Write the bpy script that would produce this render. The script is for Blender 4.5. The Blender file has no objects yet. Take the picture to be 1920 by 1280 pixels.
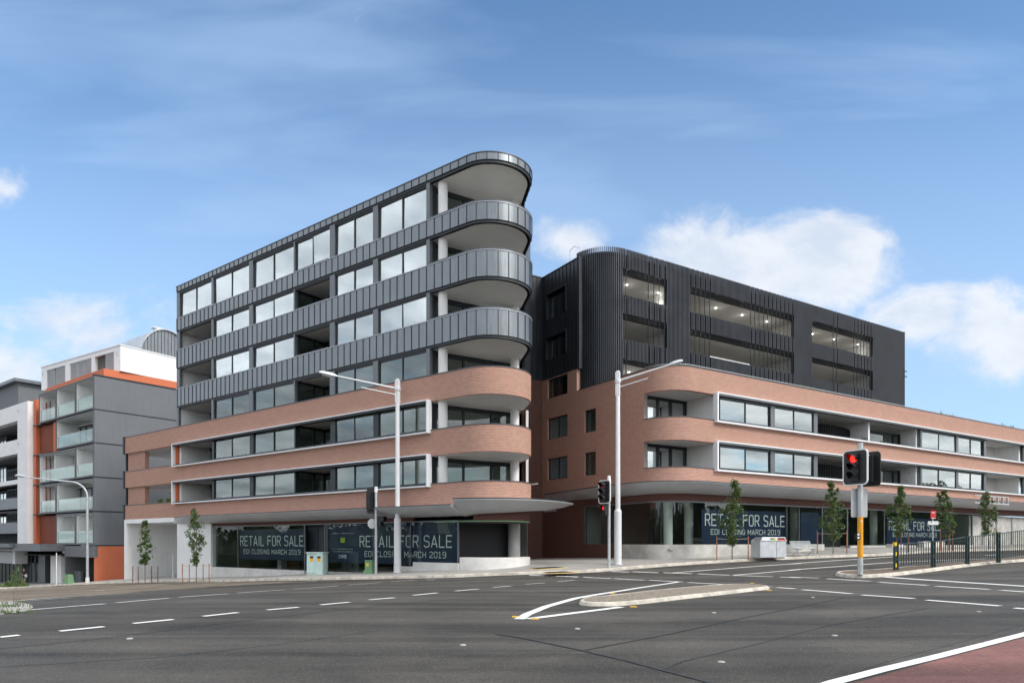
import bpy, bmesh, math, random
import numpy as np
from math import radians, sin, cos, pi
from mathutils import Vector, Matrix

scene = bpy.context.scene
COL = scene.collection
random.seed(7)

# ------------------------------------------------------------------ camera
# heights are measured from the eye (z = 0 is eye level, the street is about 1.4 m below)
F, CX, HY = 1280.0, 960.0, 1015.0
cam_data = bpy.data.cameras.new("camera")
cam = bpy.data.objects.new("camera", cam_data)
COL.objects.link(cam)
scene.camera = cam
cam.location = (0, 0, 0)
cam.rotation_euler = (radians(90), 0, 0)
cam_data.sensor_width = 36.0
cam_data.lens = 24.0
cam_data.shift_y = (HY - 640.0) / 1920.0
cam_data.clip_start = 0.1
cam_data.clip_end = 9000.0

# ------------------------------------------------------------------ light
SUN_EL, SUN_AZ = radians(42), radians(126)      # azimuth clockwise from +Y
sd = bpy.data.lights.new("sun", 'SUN')
sd.energy = 1.4
sd.angle = radians(18)
sd.color = (1.0, 0.965, 0.92)
sun = bpy.data.objects.new("sun", sd)
COL.objects.link(sun)
dirv = Vector((sin(SUN_AZ) * cos(SUN_EL), cos(SUN_AZ) * cos(SUN_EL), sin(SUN_EL)))
sun.rotation_euler = dirv.to_track_quat('Z', 'Y').to_euler()
sun.location = (30, -40, 60)

scene.view_settings.view_transform = 'Standard'
scene.view_settings.look = 'None'
scene.view_settings.exposure = 0.84
scene.view_settings.gamma = 1.0
try:
    scene.view_settings.use_curve_mapping = False
except Exception:
    pass
scene.cycles.max_bounces = 7
scene.cycles.transparent_max_bounces = 12
scene.cycles.glossy_bounces = 3
scene.cycles.sample_clamp_indirect = 6.0
scene.cycles.caustics_reflective = False
scene.cycles.caustics_refractive = False


# ------------------------------------------------------------------ node helper
class NT:
    def __init__(self, tree):
        self.t = tree
        self.n = tree.nodes
        self.l = tree.links

    def new(self, typ, **kw):
        n = self.n.new(typ)
        for k, v in kw.items():
            setattr(n, k, v)
        return n

    def put(self, sock, v):
        if hasattr(v, "links") or isinstance(v, bpy.types.NodeSocket):
            self.l.new(v, sock)
        elif v is not None:
            try:
                sock.default_value = v
            except Exception:
                sock.default_value = tuple(v) + (1.0,)

    def math(self, op, a, b=None, c=None, clamp=False):
        n = self.new('ShaderNodeMath', operation=op)
        n.use_clamp = clamp
        self.put(n.inputs[0], a)
        if b is not None:
            self.put(n.inputs[1], b)
        if c is not None:
            self.put(n.inputs[2], c)
        return n.outputs[0]

    def mix(self, f, a, b, mode='MIX'):
        n = self.new('ShaderNodeMix', data_type='RGBA', blend_type=mode)
        self.put(n.inputs[0], f)
        self.put(n.inputs[6], a)
        self.put(n.inputs[7], b)
        return n.outputs[2]

    def rng(self, v, a, b, c=0.0, d=1.0, smooth=True):
        n = self.new('ShaderNodeMapRange')
        if smooth:
            n.interpolation_type = 'SMOOTHSTEP'
        self.put(n.inputs[0], v)
        for i, x in enumerate((a, b, c, d)):
            self.put(n.inputs[1 + i], x)
        return n.outputs[0]

    def noise(self, vec, scale, detail=4.0, rough=0.55, dist=0.0):
        n = self.new('ShaderNodeTexNoise')
        if vec is not None:
            self.l.new(vec, n.inputs['Vector'])
        n.inputs['Scale'].default_value = scale
        n.inputs['Detail'].default_value = detail
        n.inputs['Roughness'].default_value = rough
        n.inputs['Distortion'].default_value = dist
        return n.outputs[0]

    def xyz(self, x, y, z):
        n = self.new('ShaderNodeCombineXYZ')
        for i, v in enumerate((x, y, z)):
            self.put(n.inputs[i], v)
        return n.outputs[0]

    def sep(self, v):
        n = self.new('ShaderNodeSeparateXYZ')
        self.l.new(v, n.inputs[0])
        return n.outputs

    def vscale(self, v, s):
        n = self.new('ShaderNodeMapping')
        self.l.new(v, n.inputs[0])
        n.inputs['Scale'].default_value = s
        return n.outputs[0]


# ------------------------------------------------------------------ sky
world = bpy.data.worlds.new("World")
scene.world = world
world.use_nodes = True
w = NT(world.node_tree)
w.n.clear()
wo = w.new('ShaderNodeOutputWorld')
bg = w.new('ShaderNodeBackground')
w.l.new(bg.outputs[0], wo.inputs[0])
sky = w.new('ShaderNodeTexSky', sky_type='NISHITA')
sky.sun_disc = False
sky.sun_elevation = SUN_EL
sky.sun_rotation = SUN_AZ
sky.altitude = 0
sky.air_density = 1.0
sky.dust_density = 0.6
sky.ozone_density = 2.0
tc = w.new('ShaderNodeTexCoord')
dx, dy, dz = w.sep(tc.outputs['Generated'])
up = w.math('MAXIMUM', dz, 0.0)
# broad cloud deck behind and beside the street, blue opening over the buildings
fl = w.math('ADD', w.math('MAXIMUM', dz, 0.0), 0.16)
pv = w.xyz(w.math('DIVIDE', dx, fl), w.math('DIVIDE', dy, fl), 0.0)
ay = w.math('MAXIMUM', dy, 0.05)
ga = w.math('DIVIDE', dx, ay)          # tangent of azimuth
gb = w.math('DIVIDE', dz, ay)          # tangent of elevation


def blob(a, b, ra, rb, amp=1.0):
    u = w.math('DIVIDE', w.math('SUBTRACT', ga, a), ra)
    v = w.math('DIVIDE', w.math('SUBTRACT', gb, b), rb)
    r = w.math('SQRT', w.math('ADD', w.math('MULTIPLY', u, u), w.math('MULTIPLY', v, v)))
    return w.math('MULTIPLY', w.rng(r, 1.0, 0.0, 0.0, 1.0, smooth=False), amp)


def vmax(lst):
    o = lst[0]
    for x in lst[1:]:
        o = w.math('MAXIMUM', o, x)
    return o


cum = vmax([blob(.33, .40, .24, .125), blob(.44, .415, .18, .12), blob(.26, .35, .24, .10, .9), blob(.50, .44, .10, .05, .9),
            blob(.735, .30, .19, .11, .92), blob(.60, .33, .14, .07, .7), blob(.09, .44, .10, .06, .60),
            blob(-.77, .52, .12, .06, .50), blob(-.62, .30, .26, .11, .58), blob(-.75, .24, .22, .12, .72)])
gvec = w.xyz(ga, gb, w.math('MULTIPLY', dy, 0.3))
cn = w.noise(w.vscale(gvec, (1.0, 1.55, 1.0)), 6.5, 8.0, 0.62, 0.35)
front = w.rng(dy, 0.02, 0.14)
cd = w.math('ADD', w.math('MULTIPLY', cum, 1.15), w.math('MULTIPLY', w.math('SUBTRACT', cn, 0.5), 1.5))
cden = w.math('MULTIPLY', w.rng(cd, 0.28, 0.72), front)
# thin high streaks
rot = w.new('ShaderNodeMapping')
w.l.new(gvec, rot.inputs[0])
rot.inputs['Rotation'].default_value = (0, 0, radians(17))
rot.inputs['Scale'].default_value = (0.5, 2.6, 1.0)
st = w.noise(rot.outputs[0], 2.2, 5.0, 0.5, 0.35)
str_ = w.math('MULTIPLY', w.math('MULTIPLY', w.rng(st, 0.36, 0.70), 0.46), front)
lowh = w.math('MULTIPLY', w.rng(gb, 0.85, 0.15), 0.62)
thin = w.math('MAXIMUM', str_, w.math('MULTIPLY', lowh, front))
# deck over the rest of the sky
dn = w.noise(pv, 1.3, 6.0, 0.6, 0.3)
caz = w.math('DIVIDE', dy, w.math('MAXIMUM', w.math('SQRT', w.math('ADD', w.math('MULTIPLY', dx, dx), w.math('MULTIPLY', dy, dy))), 0.001))
deck = w.math('MULTIPLY', w.rng(dn, 0.22, 0.50), w.math('MAXIMUM', w.math('SUBTRACT', 1.0, w.rng(caz, 0.30, 0.74)), w.rng(dz, 0.72, 0.88)))
skyc = w.mix(1.0, sky.outputs[0], (0.86, 1.06, 1.15, 1.0), 'MULTIPLY')
cshade = w.noise(w.vscale(gvec, (1.0, 1.6, 1.0)), 9.0, 6.0, 0.6, 0.2)
wb = w.rng(cshade, 0.3, 0.65)
ccol = w.mix(wb, (4.0, 4.45, 5.1, 1.0), (5.2, 5.35, 5.6, 1.0))
c1 = w.mix(thin, skyc, (3.1, 4.3, 6.1, 1.0))
c2 = w.mix(w.math('MULTIPLY', cden, 0.88), c1, ccol)
dshade = w.rng(w.noise(pv, 2.4, 5.0, 0.6, 0.2), 0.3, 0.7)
dcol = w.mix(1.0, w.mix(dshade, (4.6, 4.9, 5.3, 1.0), (11.0, 11.0, 11.1, 1.0)), w.mix(w.rng(dx, -0.9, 0.7), (0.84, 0.86, 0.89, 1.0), (1.10, 1.08, 1.05, 1.0)), 'MULTIPLY')
c3 = w.mix(w.math('MULTIPLY', deck, 0.95), c2, dcol)
w.l.new(c3, bg.inputs[0])
bg.inputs[1].default_value = 0.1


# ------------------------------------------------------------------ materials
MATS = {}


def mat(name, color, rough=0.6, metal=0.0, var=0.0, vscale=3.0, bump=0.0, bscale=40.0, spec=None, coords='Object', streak=0.0):
    m = bpy.data.materials.new(name)
    m.use_nodes = True
    t = NT(m.node_tree)
    p = t.n['Principled BSDF']
    p.inputs['Base Color'].default_value = (*color, 1)
    p.inputs['Roughness'].default_value = rough
    p.inputs['Metallic'].default_value = metal
    if spec is not None:
        p.inputs['Specular IOR Level'].default_value = spec
    tcn = t.new('ShaderNodeTexCoord')
    if var > 0:
        nz = t.noise(tcn.outputs[coords], vscale, 5.0, 0.6)
        if streak > 0:
            nz2 = t.noise(t.vscale(tcn.outputs[coords], (4.0, 4.0, 0.35)), 1.6, 4.0, 0.6)
            nz = t.math('ADD', t.math('MULTIPLY', nz, 1 - streak), t.math('MULTIPLY', nz2, streak))
        lo = tuple(c * (1 - var) for c in color) + (1,)
        hi = tuple(min(1, c * (1 + var)) for c in color) + (1,)
        t.l.new(t.mix(t.rng(nz, 0.3, 0.7), lo, hi), p.inputs['Base Color'])
        t.l.new(t.rng(nz, 0.2, 0.8, max(0.02, rough - 0.08), min(1, rough + 0.1)), p.inputs['Roughness'])
    if bump > 0:
        b = t.new('ShaderNodeBump')
        b.inputs['Strength'].default_value = bump
        b.inputs['Distance'].default_value = 0.01
        t.l.new(t.noise(tcn.outputs[coords], bscale, 3.0), b.inputs['Height'])
        t.l.new(b.outputs[0], p.inputs['Normal'])
    MATS[name] = m
    return m


def brick_mat(name, c1, c2, mortar, bw=0.24, bh=0.083):
    m = bpy.data.materials.new(name)
    m.use_nodes = True
    t = NT(m.node_tree)
    p = t.n['Principled BSDF']
    uv = t.new('ShaderNodeUVMap')
    uv.uv_map = "UVMap"
    br = t.new('ShaderNodeTexBrick')
    t.l.new(uv.outputs[0], br.inputs['Vector'])
    br.inputs['Scale'].default_value = 1.0
    br.inputs['Brick Width'].default_value = bw
    br.inputs['Row Height'].default_value = bh
    br.inputs['Mortar Size'].default_value = 0.011
    br.inputs['Mortar Smooth'].default_value = 0.2
    br.inputs['Bias'].default_value = -0.15
    br.inputs['Color1'].default_value = (*c1, 1)
    br.inputs['Color2'].default_value = (*c2, 1)
    br.inputs['Mortar'].default_value = (*mortar, 1)
    nz = t.noise(uv.outputs[0], 0.8, 5.0, 0.6)
    nf = t.noise(uv.outputs[0], 14.0, 3.0, 0.7)
    col = t.mix(t.rng(nz, 0.3, 0.7, 0.0, 0.20), br.outputs[0], t.mix(1.0, br.outputs[0], (0.78, 0.74, 0.74, 1), 'MULTIPLY'))
    col = t.mix(t.rng(nf, 0.35, 0.7, 0.0, 0.10), col, t.mix(1.0, br.outputs[0], (1.18, 1.2, 1.22, 1), 'MULTIPLY'))
    t.l.new(col, p.inputs['Base Color'])
    p.inputs['Roughness'].default_value = 0.82
    p.inputs['Specular IOR Level'].default_value = 0.25
    b = t.new('ShaderNodeBump')
    b.inputs['Strength'].default_value = 0.35
    b.inputs['Distance'].default_value = 0.01
    b.invert = True
    t.l.new(br.outputs['Fac'], b.inputs['Height'])
    t.l.new(b.outputs[0], p.inputs['Normal'])
    MATS[name] = m
    return m


def glass_mat(name, tint=(0.8, 0.86, 0.85), refl=0.22, rough=0.0, wav=0.02):
    m = bpy.data.materials.new(name)
    m.use_nodes = True
    t = NT(m.node_tree)
    out = t.n['Material Output']
    t.n.remove(t.n['Principled BSDF'])
    tr = t.new('ShaderNodeBsdfTransparent')
    tr.inputs[0].default_value = (*tint, 1)
    gl = t.new('ShaderNodeBsdfGlossy')
    gl.inputs[0].default_value = (0.93, 0.97, 0.98, 1)
    gl.inputs['Roughness'].default_value = rough
    fr = t.new('ShaderNodeLayerWeight')
    fr.inputs[0].default_value = 0.5
    f = t.math('ADD', t.math('MULTIPLY', t.math('POWER', fr.outputs['Facing'], 5.0), 0.7), refl, clamp=True)
    if wav > 0:
        tcn = t.new('ShaderNodeTexCoord')
        b = t.new('ShaderNodeBump')
        b.inputs['Strength'].default_value = wav
        b.inputs['Distance'].default_value = 0.05
        t.l.new(t.noise(tcn.outputs['Object'], 0.9, 1.0), b.inputs['Height'])
        t.l.new(b.outputs[0], gl.inputs['Normal'])
    mx = t.new('ShaderNodeMixShader')
    t.l.new(f, mx.inputs[0])
    t.l.new(tr.outputs[0], mx.inputs[1])
    t.l.new(gl.outputs[0], mx.inputs[2])
    t.l.new(mx.outputs[0], out.inputs[0])
    MATS[name] = m
    return m


def emit_mat(name, color, strength):
    m = bpy.data.materials.new(name)
    m.use_nodes = True
    p = m.node_tree.nodes['Principled BSDF']
    p.inputs['Base Color'].default_value = (*color, 1)
    p.inputs['Emission Color'].default_value = (*color, 1)
    p.inputs['Emission Strength'].default_value = strength
    MATS[name] = m
    return m


def asphalt_mat(name, base, warm=0.0):
    m = bpy.data.materials.new(name)
    m.use_nodes = True
    t = NT(m.node_tree)
    p = t.n['Principled BSDF']
    tcn = t.new('ShaderNodeTexCoord')
    o = tcn.outputs['Object']
    rotn = t.new('ShaderNodeMapping')
    t.l.new(o, rotn.inputs[0])
    rotn.inputs['Rotation'].default_value = (0, 0, radians(-42))
    rotn.inputs['Scale'].default_value = (0.055, 0.75, 1.0)
    lane = t.noise(rotn.outputs[0], 1.0, 4.0, 0.6, 0.5)
    fine = t.noise(o, 26.0, 5.0, 0.85)
    mid = t.noise(o, 0.5, 6.0, 0.62, 0.6)
    spk = t.new('ShaderNodeTexVoronoi')
    t.l.new(o, spk.inputs['Vector'])
    spk.inputs['Scale'].default_value = 38.0
    stone = t.rng(spk.outputs['Distance'], 0.10, 0.28, 1.0, 0.0)
    dark = tuple(c * 0.50 for c in base) + (1,)
    lite = tuple(c * 1.75 for c in base) + (1,)
    v = t.math('ADD', t.math('MULTIPLY', t.rng(lane, 0.34, 0.66), 0.62), t.math('MULTIPLY', t.rng(mid, 0.3, 0.7), 0.38))
    col = t.mix(v, dark, lite)
    col = t.mix(t.rng(fine, 0.35, 0.7, 0.0, 0.5), col, t.mix(1.0, col, (0.5, 0.5, 0.52, 1), 'MULTIPLY'))
    gr = t.noise(o, 15.0, 3.0, 0.9)
    col = t.mix(t.rng(gr, 0.56, 0.72, 0.0, 0.75), col, t.mix(1.0, col, (1.75, 1.72, 1.66, 1), 'MULTIPLY'))
    col = t.mix(t.rng(gr, 0.44, 0.30, 0.0, 0.7), col, t.mix(1.0, col, (0.5, 0.5, 0.5, 1), 'MULTIPLY'))
    scr = t.noise(o, 0.16, 7.0, 0.7, 1.4)
    col = t.mix(t.rng(scr, 0.52, 0.66, 0.0, 0.55), col, t.mix(1.0, col, (1.45, 1.43, 1.40, 1), 'MULTIPLY'))
    col = t.mix(t.math('MULTIPLY', stone, 0.5), col, (0.34, 0.33, 0.31, 1))
    # sealed cracks
    rc = t.new('ShaderNodeMapping')
    t.l.new(o, rc.inputs[0])
    rc.inputs['Rotation'].default_value = (0, 0, radians(-35))
    rc.inputs['Scale'].default_value = (0.10, 0.28, 1.0)
    dn_ = t.noise(o, 0.9, 3.0)
    vd = t.new('ShaderNodeVectorMath', operation='ADD')
    t.l.new(rc.outputs[0], vd.inputs[0])
    t.l.new(t.xyz(t.math('MULTIPLY', dn_, 0.12), t.math('MULTIPLY', dn_, 0.1), 0), vd.inputs[1])
    vc = t.new('ShaderNodeTexVoronoi', feature='DISTANCE_TO_EDGE')
    t.l.new(vd.outputs[0], vc.inputs['Vector'])
    vc.inputs['Scale'].default_value = 1.0
    crack = t.rng(vc.outputs['Distance'], 0.0, 0.006, 0.22, 0.0)
    col = t.mix(crack, col, (0.028, 0.028, 0.03, 1))
    t.l.new(col, p.inputs['Base Color'])
    t.l.new(t.rng(mid, 0.3, 0.7, 0.72, 0.9), p.inputs['Roughness'])
    p.inputs['Specular IOR Level'].default_value = 0.3
    b = t.new('ShaderNodeBump')
    b.inputs['Strength'].default_value = 0.5
    b.inputs['Distance'].default_value = 0.006
    t.l.new(t.noise(o, 70.0, 3.0, 0.8), b.inputs['Height'])
    t.l.new(b.outputs[0], p.inputs['Normal'])
    MATS[name] = m
    return m


def paint_mat(name, color, worn=0.5):
    m = bpy.data.materials.new(name)
    m.use_nodes = True
    t = NT(m.node_tree)
    p = t.n['Principled BSDF']
    tcn = t.new('ShaderNodeTexCoord')
    o = tcn.outputs['Object']
    n1 = t.noise(o, 16.0, 6.0, 0.75)
    n2 = t.noise(o, 2.0, 4.0, 0.6)
    f = t.rng(t.math('ADD', n1, t.math('MULTIPLY', n2, 0.35)), worn, worn + 0.13, 0.0, 0.8)
    col = t.mix(f, (*color, 1), (0.12, 0.12, 0.12, 1))
    col = t.mix(t.rng(n2, 0.3, 0.7, 0.0, 0.25), col, t.mix(1.0, col, (0.75, 0.73, 0.68, 1), 'MULTIPLY'))
    t.l.new(col, p.inputs['Base Color'])
    p.inputs['Roughness'].default_value = 0.6
    MATS[name] = m
    return m


def paving_mat(name, base, sx=1.2, sy=1.2, ang=0.0, joint=0.012):
    m = bpy.data.materials.new(name)
    m.use_nodes = True
    t = NT(m.node_tree)
    p = t.n['Principled BSDF']
    tcn = t.new('ShaderNodeTexCoord')
    o = tcn.outputs['Object']
    mp = t.new('ShaderNodeMapping')
    t.l.new(o, mp.inputs[0])
    mp.inputs['Rotation'].default_value = (0, 0, ang)
    br = t.new('ShaderNodeTexBrick')
    t.l.new(mp.outputs[0], br.inputs['Vector'])
    br.offset = 0.5
    br.inputs['Scale'].default_value = 1.0
    br.inputs['Brick Width'].default_value = sx
    br.inputs['Row Height'].default_value = sy
    br.inputs['Mortar Size'].default_value = joint
    br.inputs['Color1'].default_value = tuple(c * 0.93 for c in base) + (1,)
    br.inputs['Color2'].default_value = tuple(c * 1.07 for c in base) + (1,)
    br.inputs['Mortar'].default_value = tuple(c * 0.55 for c in base) + (1,)
    n1 = t.noise(o, 0.7, 5.0, 0.65, 0.5)
    n2 = t.noise(o, 9.0, 5.0, 0.7)
    col = t.mix(t.rng(n1, 0.3, 0.7, 0.0, 0.55), br.outputs[0], t.mix(1.0, br.outputs[0], (0.72, 0.69, 0.66, 1), 'MULTIPLY'))
    col = t.mix(t.rng(n2, 0.4, 0.75, 0.0, 0.4), col, t.mix(1.0, br.outputs[0], (0.62, 0.6, 0.58, 1), 'MULTIPLY'))
    t.l.new(col, p.inputs['Base Color'])
    p.inputs['Roughness'].default_value = 0.8
    b = t.new('ShaderNodeBump')
    b.inputs['Strength'].default_value = 0.3
    b.inputs['Distance'].default_value = 0.006
    t.l.new(t.noise(o, 40.0, 3.0, 0.8), b.inputs['Height'])
    t.l.new(b.outputs[0], p.inputs['Normal'])
    MATS[name] = m
    return m


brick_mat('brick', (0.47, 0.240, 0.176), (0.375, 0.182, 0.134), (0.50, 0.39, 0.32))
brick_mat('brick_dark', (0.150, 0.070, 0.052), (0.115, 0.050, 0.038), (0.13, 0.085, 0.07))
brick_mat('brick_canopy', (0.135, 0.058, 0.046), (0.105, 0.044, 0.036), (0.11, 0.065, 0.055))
mat('zinc', (0.20, 0.22, 0.235), 0.33, 0.75, 0.16, 0.5, streak=0.6)
mat('seam', (0.05, 0.06, 0.07), 0.45, 0.5)
mat('cap', (0.09, 0.10, 0.115), 0.4, 0.4, 0.1)
mat('cap_light', (0.38, 0.40, 0.42), 0.4, 0.4, 0.08)
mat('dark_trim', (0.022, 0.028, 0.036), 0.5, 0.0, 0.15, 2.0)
mat('frame_grey', (0.15, 0.165, 0.18), 0.4, 0.4, 0.1, 2.0)
mat('frame_dark', (0.028, 0.036, 0.042), 0.4, 0.3, 0.1, 2.0)
mat('white_frame', (0.82, 0.84, 0.86), 0.45, 0.0, 0.06, 2.0, streak=0.6)
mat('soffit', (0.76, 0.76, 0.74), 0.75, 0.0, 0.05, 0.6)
mat('canopy_grey', (0.50, 0.51, 0.53), 0.5, 0.2, 0.08, 0.7)
mat('white_wall', (0.84, 0.845, 0.84), 0.8, 0.0, 0.06, 0.7, 0.15, 20, streak=0.5)
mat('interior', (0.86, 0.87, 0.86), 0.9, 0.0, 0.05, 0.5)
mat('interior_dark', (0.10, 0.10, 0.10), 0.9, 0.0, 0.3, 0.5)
mat('interior_floor', (0.46, 0.43, 0.39), 0.6, 0.0, 0.2, 1.0)
mat('column_white', (0.84, 0.84, 0.83), 0.6, 0.0, 0.05, 1.0)
mat('column_grey', (0.42, 0.42, 0.41), 0.7, 0.0, 0.15, 1.0)
mat('black_metal', (0.012, 0.013, 0.016), 0.6, 0.0, 0.2, 0.8, streak=0.5)
mat('charcoal_metal', (0.042, 0.047, 0.056), 0.36, 0.55, 0.2, 0.8, streak=0.5)
mat('fin', (0.060, 0.066, 0.078), 0.34, 0.5, 0.15, 0.7)
mat('grey_render', (0.155, 0.165, 0.178), 0.8, 0.0, 0.09, 0.4, 0.1, 30, streak=0.5)
mat('orange_render', (0.60, 0.165, 0.075), 0.75, 0.0, 0.07, 0.5, 0.1, 30, streak=0.4)
mat('orange_slat', (0.33, 0.075, 0.03), 0.6, 0.0, 0.15, 1.0)
mat('penthouse', (0.80, 0.81, 0.82), 0.55, 0.1, 0.05, 0.6)
mat('bright_white', (0.82, 0.82, 0.82), 0.6, 0.0, 0.04, 1.0)
mat('roof_metal', (0.46, 0.50, 0.53), 0.45, 0.4, 0.08, 0.7)
mat('shutter', (0.42, 0.44, 0.46), 0.5, 0.2, 0.08, 1.0)
mat('bronze', (0.22, 0.17, 0.09), 0.6, 0.0, 0.15, 2.0)
mat('galv', (0.52, 0.55, 0.56), 0.45, 0.35, 0.14, 4.0, streak=0.4)
mat('pole_white', (0.74, 0.75, 0.77), 0.4, 0.1, 0.06, 3.0, streak=0.5)
mat('concrete', (0.36, 0.345, 0.315), 0.85, 0.0, 0.14, 0.8, 0.3, 30)
mat('kerb', (0.52, 0.48, 0.41), 0.85, 0.0, 0.28, 2.2, 0.3, 30)
mat('kerb_white', (0.72, 0.69, 0.62), 0.8, 0.0, 0.25, 5.0, 0.3, 30)
mat('plinth', (0.66, 0.65, 0.62), 0.8, 0.0, 0.12, 1.1, 0.2, 25)
mat('plinth_grey', (0.50, 0.49, 0.46), 0.8, 0.0, 0.20, 1.0, 0.2, 25)
mat('black_plastic', (0.014, 0.015, 0.016), 0.45)
mat('dark_board', (0.02, 0.021, 0.022), 0.5)
mat('yellow', (0.80, 0.36, 0.02), 0.55, 0.0, 0.1, 6.0)
mat('bright_yellow', (0.85, 0.55, 0.02), 0.5)
mat('fence_green', (0.030, 0.055, 0.055), 0.45, 0.2, 0.2, 3.0)
mat('timber', (0.36, 0.15, 0.07), 0.8, 0.0, 0.25, 6.0)
mat('timber_dark', (0.16, 0.075, 0.055), 0.8, 0.0, 0.25, 6.0)
mat('strap', (0.45, 0.38, 0.28), 0.9)
mat('bark', (0.15, 0.12, 0.09), 0.9, 0.0, 0.3, 12.0)
mat('cabinet', (0.50, 0.66, 0.63), 0.5, 0.0, 0.06, 3.0)
mat('cabinet_green', (0.17, 0.32, 0.17), 0.5, 0.0, 0.08, 3.0)
mat('bin_steel', (0.60, 0.63, 0.66), 0.4, 0.3, 0.08, 3.0)
mat('bin_top', (0.38, 0.39, 0.41), 0.35, 0.5, 0.08, 3.0)
mat('red', (0.65, 0.04, 0.03), 0.5)
mat('sign_white', (0.80, 0.80, 0.80), 0.5)
mat('sign_back', (0.50, 0.51, 0.52), 0.45, 0.3, 0.08, 3.0)
mat('navy', (0.007, 0.019, 0.070), 0.45)
mat('lettering', (0.88, 0.90, 0.92), 0.5)
mat('lime', (0.45, 0.60, 0.02), 0.5)
mat('skin', (0.50, 0.30, 0.22), 0.6)
mat('cloth_black', (0.015, 0.015, 0.018), 0.85)
mat('hair', (0.20, 0.13, 0.07), 0.8)
mat('pebble', (0.24, 0.20, 0.155), 0.9, 0.0, 0.55, 16.0, 0.8, 30)
mat('soil', (0.15, 0.11, 0.08), 0.95, 0.0, 0.3, 5.0, 0.4, 30)
mat('lens_off_red', (0.22, 0.004, 0.008), 0.25)
mat('stud_white', (0.38, 0.37, 0.34), 0.8)
mat('stud_amber', (0.75, 0.45, 0.08), 0.5)
mat('drain_dark', (0.035, 0.037, 0.04), 0.7, 0.0, 0.3, 5.0)
emit_mat('lens_red', (1.0, 0.025, 0.015), 1.2)
emit_mat('downlight', (1.0, 0.95, 0.86), 9.0)
emit_mat('strip_light', (1.0, 0.97, 0.92), 1.6)
emit_mat('sign_lit', (0.1, 0.9, 0.45), 1.0)
glass_mat('glass', (0.88, 0.94, 0.93), 0.42, wav=0.03)
glass_mat('glass_dark', (0.66, 0.71, 0.69), 0.09)
glass_mat('glass_dim_refl', (0.80, 0.87, 0.84), 0.13, wav=0.03)  # weaker mirror stands in for darker reflections on the lower window rows
glass_mat('glass_mid', (0.70, 0.77, 0.78), 0.28, wav=0.03)
glass_mat('glass_shop', (0.84, 0.88, 0.86), 0.05)
glass_mat('glass_rail', (0.80, 0.90, 0.86), 0.10)
asphalt_mat('asphalt', (0.064, 0.0595, 0.052))
asphalt_mat('asphalt_old', (0.175, 0.145, 0.110))
asphalt_mat('asphalt_red', (0.175, 0.082, 0.072))
asphalt_mat('asphalt_new', (0.060, 0.056, 0.049))
paint_mat('road_paint', (0.84, 0.84, 0.81), 0.75)
paint_mat('road_paint_old', (0.62, 0.60, 0.54), 0.66)
paving_mat('paving', (0.40, 0.385, 0.36), 1.5, 1.5, radians(37))


def leaf_mat(name, c1, c2):
    m = bpy.data.materials.new(name)
    m.use_nodes = True
    t = NT(m.node_tree)
    p = t.n['Principled BSDF']
    g = t.new('ShaderNodeNewGeometry')
    r = g.outputs['Random Per Island']
    col = t.mix(r, (*c1, 1), (*c2, 1))
    t.l.new(col, p.inputs['Base Color'])
    p.inputs['Roughness'].default_value = 0.38
    tl = t.new('ShaderNodeBsdfTranslucent')
    t.l.new(t.mix(1.0, col, (1.1, 1.3, 0.5, 1), 'MULTIPLY'), tl.inputs[0])
    mx = t.new('ShaderNodeMixShader')
    mx.inputs[0].default_value = 0.25
    t.l.new(p.outputs[0], mx.inputs[1])
    t.l.new(tl.outputs[0], mx.inputs[2])
    t.l.new(mx.outputs[0], t.n['Material Output'].inputs[0])
    MATS[name] = m


leaf_mat('leaf', (0.034, 0.078, 0.025), (0.17, 0.23, 0.08))
leaf_mat('leaf_bright', (0.06, 0.13, 0.02), (0.22, 0.30, 0.06))
leaf_mat('leaf_far', (0.02, 0.04, 0.012), (0.06, 0.09, 0.03))


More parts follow.
